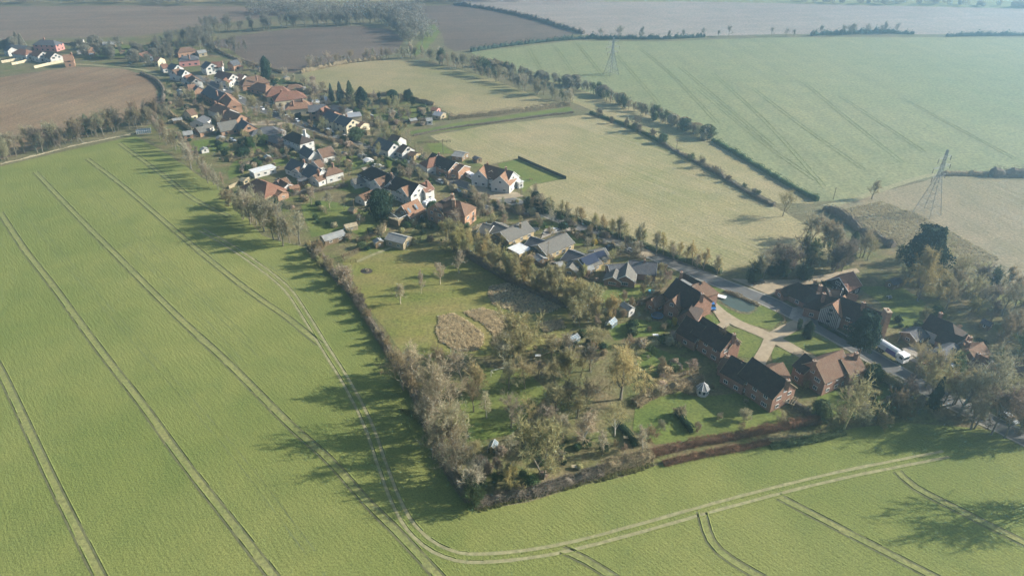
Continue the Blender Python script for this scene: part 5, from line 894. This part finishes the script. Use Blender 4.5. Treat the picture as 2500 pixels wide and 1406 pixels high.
# ================================================================== tussocks in the meadow and the field corner: nobody could count them
def tussocks(poly, n, h, label, seed, mat_tint, s=1.0):
    r = np.random.default_rng(seed); g = [P(*q)[:2] for q in poly]; x0, x1 = min(a[0] for a in g), max(a[0] for a in g); y0, y1 = min(a[1] for a in g), max(a[1] for a in g); A = Acc(); c = 0
    while c < n:
        p = (r.uniform(x0, x1), r.uniform(y0, y1))
        if not inside(p, g): continue
        c += 1; hh = h * r.uniform(.6, 1.2); k = r.uniform(.25, .5) * s
        for _ in range(9):
            d = unit(np.array([r.normal(0, .5), r.normal(0, .5), 1])); x, y = frame(d); q = np.array([p[0] + r.normal(0, k * .5), p[1] + r.normal(0, k * .5), 0]); w_ = k * .35
            A.add([q - x * w_, q + x * w_, q + d * hh + x * w_ * .3 + y * .1, q + d * hh * .9 - x * w_ * .5], [(0, 1, 2, 3)])
    me = A.mesh('rough_grass', 'tussock'); o = bpy.data.objects.new('rough_grass', me); SC.collection.objects.link(o); o.color = mat_tint + (1,); return tag(o, label, 'rough grass', None, 'stuff')
field_mat('straw_ground', c4(.25, .205, .125), c4(.20, .18, .10), c4(.31, .26, .17), .4, 2, 1.3, .08, .3, .5, 1.0, .4)
RT = (.68, .57, .38)
REED = [[(1072, 772), (1110, 765), (1150, 790), (1180, 815), (1180, 840), (1165, 855), (1120, 858), (1075, 835), (1064, 810)], [(1130, 762), (1180, 752), (1250, 775), (1290, 800), (1260, 830), (1215, 850), (1200, 845), (1205, 820), (1185, 795), (1150, 775)],
        [(1193, 700), (1240, 690), (1300, 715), (1370, 750), (1340, 765), (1260, 762), (1205, 745), (1192, 725)], [(1310, 790), (1370, 780), (1380, 800), (1330, 812)]]
for i, q in enumerate(REED):
    sheet('rough_patch', q, .095 + i * .004, 'straw_ground', wob=.7); tussocks(q, (1300, 1300, 900, 250)[i], .5, ('bed of dry tussocks nearest the wooded garden', 'bed of dry tussocks right of the mown path', 'shaded bed of dry tussocks under the willows', 'small bed of dry tussocks by the olive trees')[i], 20 + i, RT)
TC = [(2060, 512), (2150, 492), (2230, 520), (2330, 570), (2440, 632), (2400, 650), (2330, 640), (2250, 620), (2190, 600), (2150, 575), (2100, 545)]
sheet('rough_patch', TC, .06, 'straw_ground', wob=1.2); tussocks(TC, 3000, .45, 'pale tussocky corner between the thick hedge and the straw field', 31, (.46, .40, .26), 1.1)
tussocks([(975, 1000), (1050, 1010), (1150, 1228), (1160, 1246), (1180, 1246), (1560, 1150), (1600, 1135), (1590, 1128), (1170, 1235), (1060, 1060)], 500, .6, 'rank grass along the garden side of the green field', 33, (.26, .25, .11))
# ================================================================== pylons
def pylon(px, py, H, rot, label, th=.09):
    root = empty('pylon', P(px, py), label, 'pylon', 'lattice pylons'); M = Matrix.Rotation(rot, 3, 'Z'); o = root.location; T3 = lambda x, y, z: o + M @ Vector((x, y, z))
    wd = lambda z: 3.1 * (1 - z / (H * .62)) + .62 if z < H * .62 else .62 - .35 * (z - H * .62) / (H * .38)
    lv = [0, H * .13, H * .25, H * .36, H * .45, H * .53, H * .6, H * .68, H * .75, H * .82, H * .9, H]
    for sx in (-1, 1):
        for sy in (-1, 1):
            mb = MB()
            for a, b in zip(lv, lv[1:]): mb.bar(T3(sx * wd(a), sy * wd(a), a), T3(sx * wd(b), sy * wd(b), b), th, 4)
            mb.build('leg', 'steel', root, o)
    mb = MB()
    for a, b in zip(lv, lv[1:]):
        for f in range(4):
            c = [(-1, -1), (1, -1), (1, 1), (-1, 1)]; (x0, y0), (x1, y1) = c[f], c[(f + 1) % 4]
            mb.bar(T3(x0 * wd(a), y0 * wd(a), a), T3(x1 * wd(b), y1 * wd(b), b), th * .55, 3); mb.bar(T3(x1 * wd(a), y1 * wd(a), a), T3(x0 * wd(b), y0 * wd(b), b), th * .55, 3); mb.bar(T3(x0 * wd(b), y0 * wd(b), b), T3(x1 * wd(b), y1 * wd(b), b), th * .5, 3)
    mb.build('lattice', 'steel', root, o)
    for z, l in ((H * .60, 4.3), (H * .74, 5.4), (H * .88, 3.9)):
        mb = MB()
        for s in (-1, 1):
            for y in (-1, 1): mb.bar(T3(s * wd(z), y * wd(z), z), T3(s * l, 0, z + .2), th * .8, 3); mb.bar(T3(s * wd(z), y * wd(z), z + 1.3), T3(s * l, 0, z + .2), th * .6, 3)
            for q in (.35, .65): mb.bar(T3(s * (wd(z) + (l - wd(z)) * q), -wd(z) * (1 - q), z), T3(s * (wd(z) + (l - wd(z)) * q), wd(z) * (1 - q), z + .05), th * .5, 3)
        arm = mb.build('cross_arm', 'steel', root, o)
        for s in (-1, 1): m2 = MB(); m2.bar(T3(s * l, 0, z + .2), T3(s * l, 0, z - 1.7), .13, 5); m2.build('insulator', 'ceramic', arm, o)
plain_mat('steel', c4(.30, .31, .31), .6, .4, .1, 1); plain_mat('ceramic', c4(.22, .20, .18), .4, .5, .1, 1); plain_mat('pole_wood', c4(.20, .165, .12), .9, .1, .2, 2)
pylon(2262, 522, height_at(P(2262, 522), 366), .5, 'tall steel lattice pylon standing in the pale straw field'); pylon(1492, 182, height_at(P(1492, 182), 92), .5, 'distant steel lattice pylon in the hazy green field', .14)
# ================================================================== poles
def pole(px, py, ty, label, arm=True):
    b = P(px, py); h = height_at(b, ty); root = empty('utility_pole', b, label, 'pole', 'wooden utility poles'); mb = MB(); mb.bar(b, b + UP * h, .13, 7, .09); mb.build('pole', 'pole_wood', root, b)
    if arm: mb = MB(); mb.box(b, (.8, .6, 0), (-.6, .8, 0), 1.9, .12, h - .6, h - .45); mb.build('cross_arm', 'pole_wood', root, b)
for a in ((1272, 478, 432, 'utility pole before the half timbered gables'), (907, 372, 343, 'utility pole at the bend below the evergreen'), (953, 385, 360, 'utility pole next to the white cottage'), (772, 388, 355, 'utility pole between the white bungalow and the lane'),
          (1337, 640, 590, 'utility pole behind the yellow brick bungalows'), (1016, 392, 345, 'utility pole left of the orange brick end house'), (2034, 488, 458, 'utility pole at the tip of the hazy green field'), (1651, 370, 340, 'utility pole between the two clipped hedges'),
          (1107, 449, 430, 'utility pole by the parked white caravan'), (705, 258, 232, 'utility pole beside the huge red roof'), (865, 512, 485, 'utility pole at the orchard corner'), (1078, 405, 372, 'utility pole on the front lawn side'), (1082, 375, 340, 'utility pole against the pale field')): pole(*a)
# ================================================================== vehicles
plain_mat('car_blue', c4(.03, .16, .45), .3, .6, .05, 1); plain_mat('car_silver', c4(.50, .53, .56), .3, .6, .05, 1); plain_mat('car_white', c4(.78, .79, .80), .3, .6, .04, 1); plain_mat('car_dark', c4(.035, .04, .05), .3, .6, .05, 1)
plain_mat('rubber', c4(.02, .02, .02), .8, .2, .1, 1); plain_mat('car_glass', c4(.025, .035, .045), .08, .8, .1, 1); plain_mat('purple_panel', c4(.12, .07, .30), .5, .4, .1, 1); plain_mat('lamp_glass', c4(.75, .72, .66), .2, .6, .05, 1); plain_mat('plastic_blue', c4(.10, .32, .62), .5, .4, .1, 1)
plain_mat('cyan_cloth', c4(.15, .55, .60), .6, .3, .1, 1)
def loft(mb, prof, wid, M, o):                     # prof: (x, z) outline; wid(z): half width; closed solid
    n = len(prof); Lp = [o + M @ Vector((x, wid(x, z), z)) for x, z in prof]; Rp = [o + M @ Vector((x, -wid(x, z), z)) for x, z in prof]
    for k in range(n): j = (k + 1) % n; mb.face([Lp[k], Rp[k], Rp[j], Lp[j]])
    mb.face(Lp); mb.face(Rp[::-1])
def wheel(root, p, ax, r, w_):
    mb = MB(); mb.bar(p - ax * w_ / 2, p + ax * w_ / 2, r, 14); t = mb.build('wheel', 'rubber', root, root.location); m2 = MB(); m2.bar(p - ax * (w_ / 2 + .01), p + ax * (w_ / 2 + .01), r * .55, 10); m2.build('hub', 'steel', t, root.location)
def car(px, py, hx, hy, mat, label, kind='car', z=.17, cat='car'):
    b = P(px, py); b.z = z; f = P(hx, hy); d = Vector((f.x - b.x, f.y - b.y, 0)).normalized(); M = Matrix(((d.x, -d.y, 0), (d.y, d.x, 0), (0, 0, 1))); root = empty(kind, b, label, cat, 'parked cars' if cat == 'car' else None)
    if kind == 'parked_van': pr_ = [(-2.4, .35), (2.4, .35), (2.4, .95), (1.75, 1.2), (1.2, 1.95), (-2.3, 2.0), (-2.4, 1.8)]; cab = [(-.2, 1.25), (1.78, 1.22), (1.28, 1.86), (-.2, 1.86)]; wd = .95
    else: pr_ = [(-2.1, .3), (2.1, .3), (2.15, .7), (1.95, .86), (.95, .98), (-1.5, 1.0), (-2.12, .92)]; cab = [(-1.85, .985), (1.25, .955), (.45, 1.44), (-1.25, 1.46)]; wd = .87
    mb = MB(); loft(mb, pr_, lambda x, z: wd - (.12 if z > 1.3 else 0) - .06 * (abs(x) > 1.9), M, b); mb.build('body', mat, root, b)
    mb = MB(); loft(mb, cab, lambda x, z: wd + .005 - (.10 if kind == 'parked_van' and z > 1.3 else 0) if z < 1.3 else wd - (.11 if kind == 'parked_van' else .2), M, b); mb.build('windows', 'car_glass', root, b)
    if kind != 'parked_van': mb = MB(); loft(mb, [(-1.2, 1.465), (.42, 1.445), (.35, 1.50), (-1.1, 1.52)], lambda x, z: wd - .22, M, b); mb.build('roof', mat, root, b)
    for sx in (-1, 1):
        for sy in (-1, 1): wheel(root, b + M @ Vector((sx * 1.3, sy * (wd - .1), .33)), M @ Vector((0, 1, 0)), .33, .22)
    for sy in (-1, 1): mb = MB(); q = b + M @ Vector(((2.4 if kind == 'parked_van' else 2.13), sy * .62, .68)); mb.box(q, M @ Vector((1, 0, 0)), M @ Vector((0, 1, 0)), .1, .34, .62 + z, .78 + z); mb.build('headlight', 'lamp_glass', root, b)
car(1738, 752, 1742, 762, 'car_blue', 'bright blue car parked beside the pond house', 'parked_car', .2); car(2235, 833, 2248, 826, 'car_silver', 'silver car on the forecourt of the long cottage', 'parked_car', .22); car(2462, 1026, 2490, 1046, 'car_silver', 'pale grey car on the road at the lower right', 'parked_car', .18)
car(806, 325, 816, 329, 'car_white', 'white van parked on the middle of the village road', 'parked_van', .19, 'van'); car(843, 337, 853, 341, 'car_silver', 'silver car at the gate by the round evergreen', 'parked_car', .1); car(726, 298, 733, 302, 'car_white', 'white car on the road below the orange hipped house', 'parked_car', .18)
car(672, 276, 682, 280, 'car_white', 'white car on the drive of the huge red roofed house', 'parked_car', .1); car(1305, 566, 1312, 562, 'car_dark', 'dark car beside the flat roofed bungalow', 'parked_car', .25); car(1488, 608, 1498, 604, 'car_dark', 'dark car by the gate of the slate roofed bungalow', 'parked_car', .1)
car(612, 258, 618, 263, 'car_dark', 'dark car in the shade on the upper road', 'parked_car', .18); car(568, 345, 575, 347, 'car_white', 'white car at the foot of the grey roofed garages', 'parked_car', .1); car(1118, 470, 1124, 473, 'car_dark', 'dark car in the shade behind the caravan', 'parked_car', .1)
for a in ((2302, 872, 2312, 880, 'car_dark', 'dark car in front of the low cottage wing'), (2320, 900, 2334, 908, 'car_silver', 'silver car under the bare trees by the road'), (2030, 716 + 40, 2040, 762, 'car_dark', 'dark car on the verge by the timber framed house'), (1232, 572, 1240, 577, 'car_white', 'white car behind the first yellow brick bungalow'),
          (1352, 566, 1362, 562, 'car_silver', 'silver car on the forecourt of the pale roofed bungalow'), (1545, 616, 1556, 620, 'car_white', 'white car on the gravel wedge beside the road'), (1850, 692, 1862, 690, 'car_dark', 'dark car waiting on the gravel bay'), (920, 408, 930, 406, 'car_white', 'white car on the drive of the dark roofed white house'),
          (838, 378, 845, 374, 'car_dark', 'dark car in the lane by the white bungalow'), (760, 312, 768, 315, 'car_dark', 'dark car parked under the brick front gables'), (700, 288, 707, 291, 'car_silver', 'silver car below the cream bay windows'), (640, 268, 646, 271, 'car_white', 'white car by the hipped brown house'),
          (585, 242, 590, 246, 'car_silver', 'silver car at the orange roofed semi'), (545, 222, 551, 225, 'car_white', 'white car near the top of the village road'), (470, 328, 478, 326, 'car_silver', 'silver car by the brick garage block'), (1128, 420, 1136, 424, 'car_dark', 'dark car beside the orange brick end house'),
          (1075, 447, 1083, 450, 'car_silver', 'silver car outside the gabled white house')): car(*a, 'parked_car', .1)
def caravan(px, py, hx, hy, label, Lc=6.4):
    b = P(px, py); b.z = .1; f = P(hx, hy); d = Vector((f.x - b.x, f.y - b.y, 0)).normalized(); M = Matrix(((d.x, -d.y, 0), (d.y, d.x, 0), (0, 0, 1))); root = empty('caravan', b, label, 'caravan'); l = Lc / 2
    mb = MB(); loft(mb, [(-l, .5), (l - .3, .5), (l, .9), (l - .1, 1.9), (l - .8, 2.55), (-l + .6, 2.6), (-l, 2.2)], lambda x, z: 1.12, M, b); mb.build('body', 'car_white', root, b)
    for x in (-l * .55, l * .3):
        for s in (-1, 1): mb = MB(); mb.box(b + M @ Vector((x, s * 1.13, 0)), M @ Vector((1, 0, 0)), M @ Vector((0, 1, 0)), 1.1, .04, 1.55, 2.1); mb.build('window', 'car_glass', root, b)
    for x in (-1.2, 1.1): mb = MB(); mb.box(b + M @ Vector((x, 0, 0)), M @ Vector((1, 0, 0)), M @ Vector((0, 1, 0)), .5, .5, 2.68, 2.8); mb.build('roof_vent', 'lead', root, b)
    for s in (-1, 1): wheel(root, b + M @ Vector((0, s * 1.0, .33)), M @ Vector((0, 1, 0)), .33, .2)
    mb = MB(); mb.bar(b + M @ Vector((l - .2, 0, .5)), b + M @ Vector((l + 1.1, 0, .45)), .06, 4); mb.build('drawbar', 'steel', root, b)
caravan(1048, 503, 1062, 496, 'white touring caravan beside the tall brick house'); caravan(1150, 437, 1162, 444, 'long white motor home in front of the half timbered gables', 7.4)
def lorry():
    b = P(2178, 872); b.z = .18; f = P(2214, 895); d = Vector((f.x - b.x, f.y - b.y, 0)).normalized(); M = Matrix(((d.x, -d.y, 0), (d.y, d.x, 0), (0, 0, 1))); X, Y = M @ Vector((1, 0, 0)), M @ Vector((0, 1, 0)); root = empty('lorry', b, 'white lorry with long silver tank and purple side panel on the road', 'lorry')
    at = lambda x, y=0: b + M @ Vector((x, y, 0))
    mb = MB(); mb.box(at(-.6), X, Y, 8.6, 1.0, .75, 1.05); mb.build('chassis', 'car_dark', root, b)
    mb = MB(); n = 12; r0 = [at(-4.8) + Y * (1.15 * math.cos(t)) + UP * (2.2 + 1.05 * math.sin(t)) for t in [2 * math.pi * k / n for k in range(n)]]; mb.prism(r0, [p + X * 6.3 for p in r0]); tk = mb.build('tank', 'car_white', root, b, smooth=False)
    mb = MB(); mb.box(at(-1.7), X, Y, 6.2, 2.42, 3.05, 3.14) if False else None
    for s in (-1, 1):
        q = MB(); q.box(at(-3.3, s * 1.19), X, Y, 2.9, .06, 1.35, 2.7); q.build('side_panel', 'car_silver', tk, b); q = MB(); q.box(at(-.2, s * 1.19), X, Y, 3.1, .06, 1.3, 2.75); q.build('side_panel', 'purple_panel', tk, b)
    q = MB(); q.box(at(-1.7), X, Y, 6.0, .55, 3.22, 3.34); q.build('walkway', 'car_silver', tk, b)
    mb = MB(); loft(mb, [(1.9, .6), (4.1, .6), (4.15, 1.6), (4.0, 2.9), (3.7, 3.1), (1.9, 3.1)], lambda x, z: 1.22, M, b); cb = mb.build('cab', 'car_white', root, b)
    q = MB(); q.box(at(4.1), X, Y, .1, 2.1, 1.95, 2.75); q.build('windscreen', 'car_glass', cb, b)
    for s in (-1, 1): q = MB(); q.box(at(3.2, s * 1.225), X, Y, 1.0, .05, 1.9, 2.6); q.build('side_window', 'car_glass', cb, b); q = MB(); q.box(at(4.17, s * .85), X, Y, .06, .4, .95, 1.2); q.build('headlight', 'lamp_glass', cb, b)
    for x in (-4.0, -2.8, 3.0):
        for s in (-1, 1): wheel(root, at(x, s * 1.02) + UP * .5, Y, .5, .32)
lorry()
# ================================================================== garden things
def gazebo():
    b = P(1714, 962); root = empty('gazebo', b, 'white octagonal summer house with pointed grey roof on the lawn', 'gazebo'); n = 8; ring = lambda r, z: [b + Vector((r * math.cos(2 * math.pi * (k + .5) / n), r * math.sin(2 * math.pi * (k + .5) / n), z)) for k in range(n)]
    mb = MB(); mb.prism(ring(1.5, 0), ring(1.5, 2.2)); mb.build('wall', 'render_white', root, b); R_ = ring(1.85, 2.15); top = b + UP * 4.0; mb = MB()
    for k in range(n): mb.face([R_[k], R_[(k + 1) % n], top])
    mb.face(R_[::-1]); rf = mb.build('roof', 'felt_grey', root, b)
    for k in range(n): mb = MB(); mb.bar(R_[k] + UP * .03, top + UP * .03, .05, 4); mb.build('roof_rib', 'paint_white', rf, b)
    W0 = ring(1.53, 0)
    for k in range(n):
        a, c = W0[k], W0[(k + 1) % n]; m = (a + c) / 2; u = (c - a).normalized(); nn = (m - b); nn.z = 0; nn.normalize(); window(root, m + UP * 1.35, u, nn, .85, 1.2, False)
    mb = MB(); mb.bar(top, top + UP * .5, .08, 6, .02); mb.build('finial', 'paint_white', root, b)
gazebo()
def frame_thing(name, label, cat, pts, bars, mat, r=.05, parts='bar'):
    b = P(*pts); root = empty(name, b, label, cat); 
    for nm, ls in bars.items():
        mb = MB()
        for p, q in ls: mb.bar(b + Vector(p), b + Vector(q), r, 5)
        mb.build(nm, mat, root, b)
    return root
gw, gh, gd = 5.2, 2.2, 1.6
frame_thing('football_goal', 'white football goal frame in the shade beside the old greenhouse row', 'goal', (1222, 915), {'crossbar': [((-gw / 2, -.9, gh), (gw / 2, .9, gh))], 'post': [((-gw / 2, -.9, 0), (-gw / 2, -.9, gh)), ((gw / 2, .9, 0), (gw / 2, .9, gh))], 'stay': [((-gw / 2, -.9, gh), (-gw / 2 + .5, -.9 + gd, 0)), ((gw / 2, .9, gh), (gw / 2 + .5, .9 + gd, 0))]}, 'paint_white', .07)
def greenhouse(px, py, ang, l, w_, label, h=2.4):
    b = P(px, py); root = empty('greenhouse', b, label, 'greenhouse'); u = Vector((math.cos(ang), math.sin(ang), 0)); v = Vector((-u.y, u.x, 0)); fr = MB(); gl = MB(); n = int(l / .9)
    sec = [(-w_ / 2, .0), (-w_ / 2, h * .62), (0, h), (w_ / 2, h * .62), (w_ / 2, 0)]; pt = lambda i, k, e=0: b + u * (-l / 2 + l * i / n) + v * sec[k][0] * (1 - e) + UP * (sec[k][1] * (1 - e * .5))
    for i in range(n + 1):
        for k in range(4): fr.bar(pt(i, k), pt(i, k + 1), .035, 4)
    for k in range(5): fr.bar(pt(0, k), pt(n, k), .035, 4)
    for k in range(4): gl.prism([pt(0, k, .02), pt(n, k, .02), pt(n, k + 1, .02), pt(0, k + 1, .02)], [pt(0, k, .035), pt(n, k, .035), pt(n, k + 1, .035), pt(0, k + 1, .035)])
    fr.build('frame', 'paint_white', root, b); gl.build('pane', 'glass_sky', root, b)
greenhouse(1492, 795, .9, 3.4, 2.4, 'small glasshouse on the paved corner of the side lawn'); greenhouse(1204, 1098, 1.3, 2.6, 2.0, 'narrow glasshouse hidden in the bottom garden'); greenhouse(1395, 835, .75, 5.0, 2.6, 'open framed glasshouse at the end of the fenced path', 2.0)
greenhouse(352, 325, .4, 7, 3, 'row of glass frames at the top corner of the green field'); greenhouse(2170, 608 + 120, 0.2, 1.2, 1.2, 'tiny glass cold frame behind the timber framed house', 1)
# pergola at the end of the stepped house
b = P(1915, 988); root = empty('pergola', b, 'pale wooden pergola against the end of the stepped house', 'pergola'); u = Vector((.75, -.6, 0)).normalized(); v = Vector((-u.y, u.x, 0))
for s in (-1, 1):
    for t in (-1, 1): mb = MB(); mb.bar(b + u * s * 2.4 + v * t * 1.6, b + u * s * 2.4 + v * t * 1.6 + UP * 2.3, .08, 4); mb.build('post', 'timber_pale', root, b)
    mb = MB(); mb.bar(b - u * 2.7 + v * s * 1.6 + UP * 2.36, b + u * 2.7 + v * s * 1.6 + UP * 2.36, .07, 4); mb.build('beam', 'timber_pale', root, b)
mb = MB()
for k in range(9): mb.bar(b + u * (k - 4) * .62 - v * 1.9 + UP * 2.5, b + u * (k - 4) * .62 + v * 1.9 + UP * 2.5, .05, 4)
mb.build('rafters', 'timber_pale', root, b)
# bonfire heap in the meadow, jetty, trampoline, garden furniture
mb = MB(); q = P(895, 662); rr = random.Random(4)
for k in range(90): a = rr.random() * 6.28; d = rr.random() * .9; mb.bar(q + Vector((math.cos(a) * d, math.sin(a) * d, 0)), q + Vector((math.cos(a) * d * .2 + rr.uniform(-.5, .5), math.sin(a) * d * .2 + rr.uniform(-.5, .5), rr.uniform(.3, 1.0))), .04, 4)
fr_ = mb.build('bonfire_heap', 'timber_pale', None, q); tag(fr_, 'heap of pale sticks on a round burnt patch in the meadow', 'bonfire')
plain_mat('ash', c4(.07, .055, .05), .95, .1, .4, 1.5)
A0 = [(895 + 15 * math.cos(t), 662 + 7 * math.sin(t)) for t in [k * 6.283 / 18 for k in range(18)]]; sheet('burnt_patch', A0, .085, 'ash', wob=.15)
b = P(1760, 727); root = empty('jetty', b, 'pale plank jetty reaching over the edge of the pond', 'jetty'); mb = MB(); mb.box(b, (.86, -.5, 0), (.5, .86, 0), 3.2, 1.8, .55, .65); mb.build('deck', 'paint_white', root, b); mb = MB()
mb.bar(b + Vector((-1.2, .7, .6)), b + Vector((-5.2, .5, .75)), .1, 4); mb.build('handrail', 'timber_pale', root, b)
for s in (-1, 1): mb = MB(); mb.bar(b + Vector((s * 1.1, -.7 * s, .02)), b + Vector((s * 1.1, -.7 * s, .6)), .08, 5); mb.build('post', 'timber', root, b)
def round_thing(name, label, cat, px, py, r, h, topm, z0=0.0):
    b = P(px, py); root = empty(name, b, label, cat); n = 16; mb = MB(); ring = lambda rr, z: [b + Vector((rr * math.cos(6.2832 * k / n), rr * math.sin(6.2832 * k / n), z)) for k in range(n)]
    mb.prism(ring(r * .88, h - .05), ring(r * .88, h)); mb.build('mat', topm, root, b); mb = MB()
    for k in range(n): a, c = ring(r, h)[k], ring(r, h)[(k + 1) % n]; mb.bar(a, c, .07, 4)
    mb.build('rim', 'plastic_blue', root, b)
    for k in range(0, n, 4): mb = MB(); mb.bar(ring(r, 0)[k], ring(r, h)[k], .04, 4); mb.build('leg', 'steel', root, b)
round_thing('trampoline', 'round trampoline with blue rim in the shade of the yellow bush house', 'trampoline', 1604, 775, 1.8, .8, 'car_dark'); round_thing('paddling_pool', 'small turquoise tub on the lawn behind the pond house', 'pool', 1591, 714, 1.2, .5, 'cyan_cloth')
def table_set(px, py, label, mat='paint_white'):
    b = P(px, py); root = empty('garden_table', b, label, 'table'); mb = MB(); mb.box(b, (1, 0, 0), (0, 1, 0), 1.7, .95, .7, .76); mb.build('tabletop', mat, root, b)
    for sx in (-1, 1):
        for sy in (-1, 1): mb = MB(); mb.bar(b + Vector((sx * .7, sy * .38, 0)), b + Vector((sx * .7, sy * .38, .7)), .04, 4); mb.build('leg', mat, root, b)
table_set(1296, 440, 'garden table on the lawn of the half timbered gables', 'timber'); table_set(1690, 935, 'pale bench table left of the white gazebo'); table_set(1313, 872, 'white garden table in the clearing between the willows'); table_set(1222, 820 + 340, 'wooden table in the shaded bottom garden', 'timber'); table_set(1530, 1072, 'wooden planter table by the dark clipped hedge', 'timber_pale')
table_set(1404, 1143, 'slatted seat on the grass near the bottom hedge', 'timber_pale'); table_set(1600, 822, 'white bench beside the shrub border', 'paint_white')
# fences and garden walls
def fence(pts, h, mat, label, post=2.2, name='fence', rail=False, cat='fence'):
    p = [P(*q) for q in pts]; o = p[0].copy(); root = empty(name, o, label, cat); mb = MB()
    for a, c in zip(p, p[1:]):
        u = (c - a); l = u.length; u.normalize(); v = Vector((-u.y, u.x, 0)); m = (a + c) / 2
        if rail:
            for z in (.4, .8, 1.15): mb.box(m, u, v, l, .05, z, z + .09)
        else: mb.box(m, u, v, l, .06, .06, h)
    mb.build('rail' if rail else 'panel', mat, root, o); done = 0
    for a, c in zip(p, p[1:]):
        u = (c - a); l = u.length; n = max(1, round(l / post))
        for k in range(n + 1):
            if k == 0 and done: continue
            mb = MB(); q = a.lerp(c, k / n); mb.box(q, (1, 0, 0), (0, 1, 0), .12, .12, 0, h + .08); mb.build('post', mat, root, o)
            done += 1
            if done > 60: return
fence([(1265, 388), (1320, 412), (1382, 438)], 1.5, 'timber_dark', 'dark straight fence between the lawn and the pale field'); fence([(1020, 352), (1060, 350), (1100, 348)], 1.1, 'timber_dark', 'short dark fence at the head of the grass strip', rail=True)
fence([(840, 628), (905, 600), (960, 585)], 1.1, 'timber', 'rustic fence between the vegetable plot and the meadow', rail=True); fence([(835, 628), (842, 640), (870, 640)], 1.3, 'timber', 'brushwood corner fence above the burnt patch', rail=True); fence([(1140, 575), (1160, 560), (1185, 553)], 1.8, 'timber_pale', 'pale panel fence under the rosy thicket')
fence([(560, 462), (575, 455), (610, 440)], 1.6, 'timber_pale', 'cream panel fence beside the red hipped roof'); fence([(412, 302), (440, 292), (480, 284)], 1.7, 'render_cream', 'cream garden wall below the white gabled bungalow', name='garden_wall', cat='wall'); fence([(85, 168), (120, 160), (155, 153)], 1.9, 'render_cream', 'long cream wall in front of the hamlet', name='garden_wall', cat='wall')
fence([(5, 155), (35, 150), (60, 146)], 1.9, 'render_cream', 'cream wall at the left end of the hamlet', name='garden_wall', cat='wall'); fence([(30, 160), (55, 155), (75, 150)], 1.9, 'render_cream', 'short cream wall before the middle of the hamlet', name='garden_wall', cat='wall')
fence([(1380, 838), (1400, 822), (1420, 812)], 1.2, 'timber_pale', 'pale rail fence along the narrow path to the glasshouse', rail=True); fence([(1255, 895), (1300, 878), (1350, 858), (1390, 842)], .5, 'timber_pale', 'low pale kerb boards of the narrow garden path'); fence([(2410 - 200, 812), (2190, 835)], 1.7, 'timber_pale', 'pale panel fence at the end of the cottage forecourt')
fence([(1330, 655), (1290, 640), (1260, 655)], 1.6, 'timber', 'brown panel fence behind the bungalow gardens'); fence([(1395, 690), (1425, 672), (1455, 660)], 1.6, 'timber', 'slatted fence between the two end bungalows'); fence([(1960, 905 - 40), (1935, 868)], 1.0, 'timber_pale', 'low white gate fence beside the drive', rail=True)
fence([(1555, 748), (1590, 735), (1625, 738)], 1.7, 'timber', 'brown fence joining the low wing of the pond house'); fence([(1895, 762), (1912, 778), (1916, 792)], 1.0, 'timber', 'curved post and rail fence at the driveway mouth', rail=True)
fence([(1040, 255), (1080, 268), (1110, 285)], 1.2, 'timber_pale', 'pale fence along the garden ends by the tan field', rail=True); fence([(1180, 1105), (1215, 1080)], .4, 'timber_pale', 'timber edging of the vegetable bed', post=3); fence([(1255, 1088), (1295, 1045)], .4, 'timber_pale', 'long board edging a vegetable bed', post=3)
# ================================================================== the air over the valley
hz = bpy.data.materials.new('haze'); hz.use_nodes = True; hn = hz.node_tree; hn.nodes.clear(); ho = hn.nodes.new('ShaderNodeOutputMaterial'); pv = hn.nodes.new('ShaderNodeVolumePrincipled')
pv.inputs['Color'].default_value = (.42, .72, 1.0, 1); pv.inputs['Density'].default_value = .00068; pv.inputs['Anisotropy'].default_value = .78; hn.links.new(pv.outputs[0], ho.inputs['Volume'])
me = bpy.data.meshes.new('haze'); X, Y0, Y1, Z0, Z1 = 3600, -700, 4600, -1.0, 123.0
me.from_pydata([(x, y, z) for z in (Z0, Z1) for x, y in ((-X, Y0), (X, Y0), (X, Y1), (-X, Y1))], [], [(3, 2, 1, 0), (4, 5, 6, 7), (0, 1, 5, 4), (1, 2, 6, 5), (2, 3, 7, 6), (3, 0, 4, 7)]); me.materials.append(hz)
ho_ = bpy.data.objects.new('haze', me); SC.collection.objects.link(ho_); tag(ho_, kind='stuff')
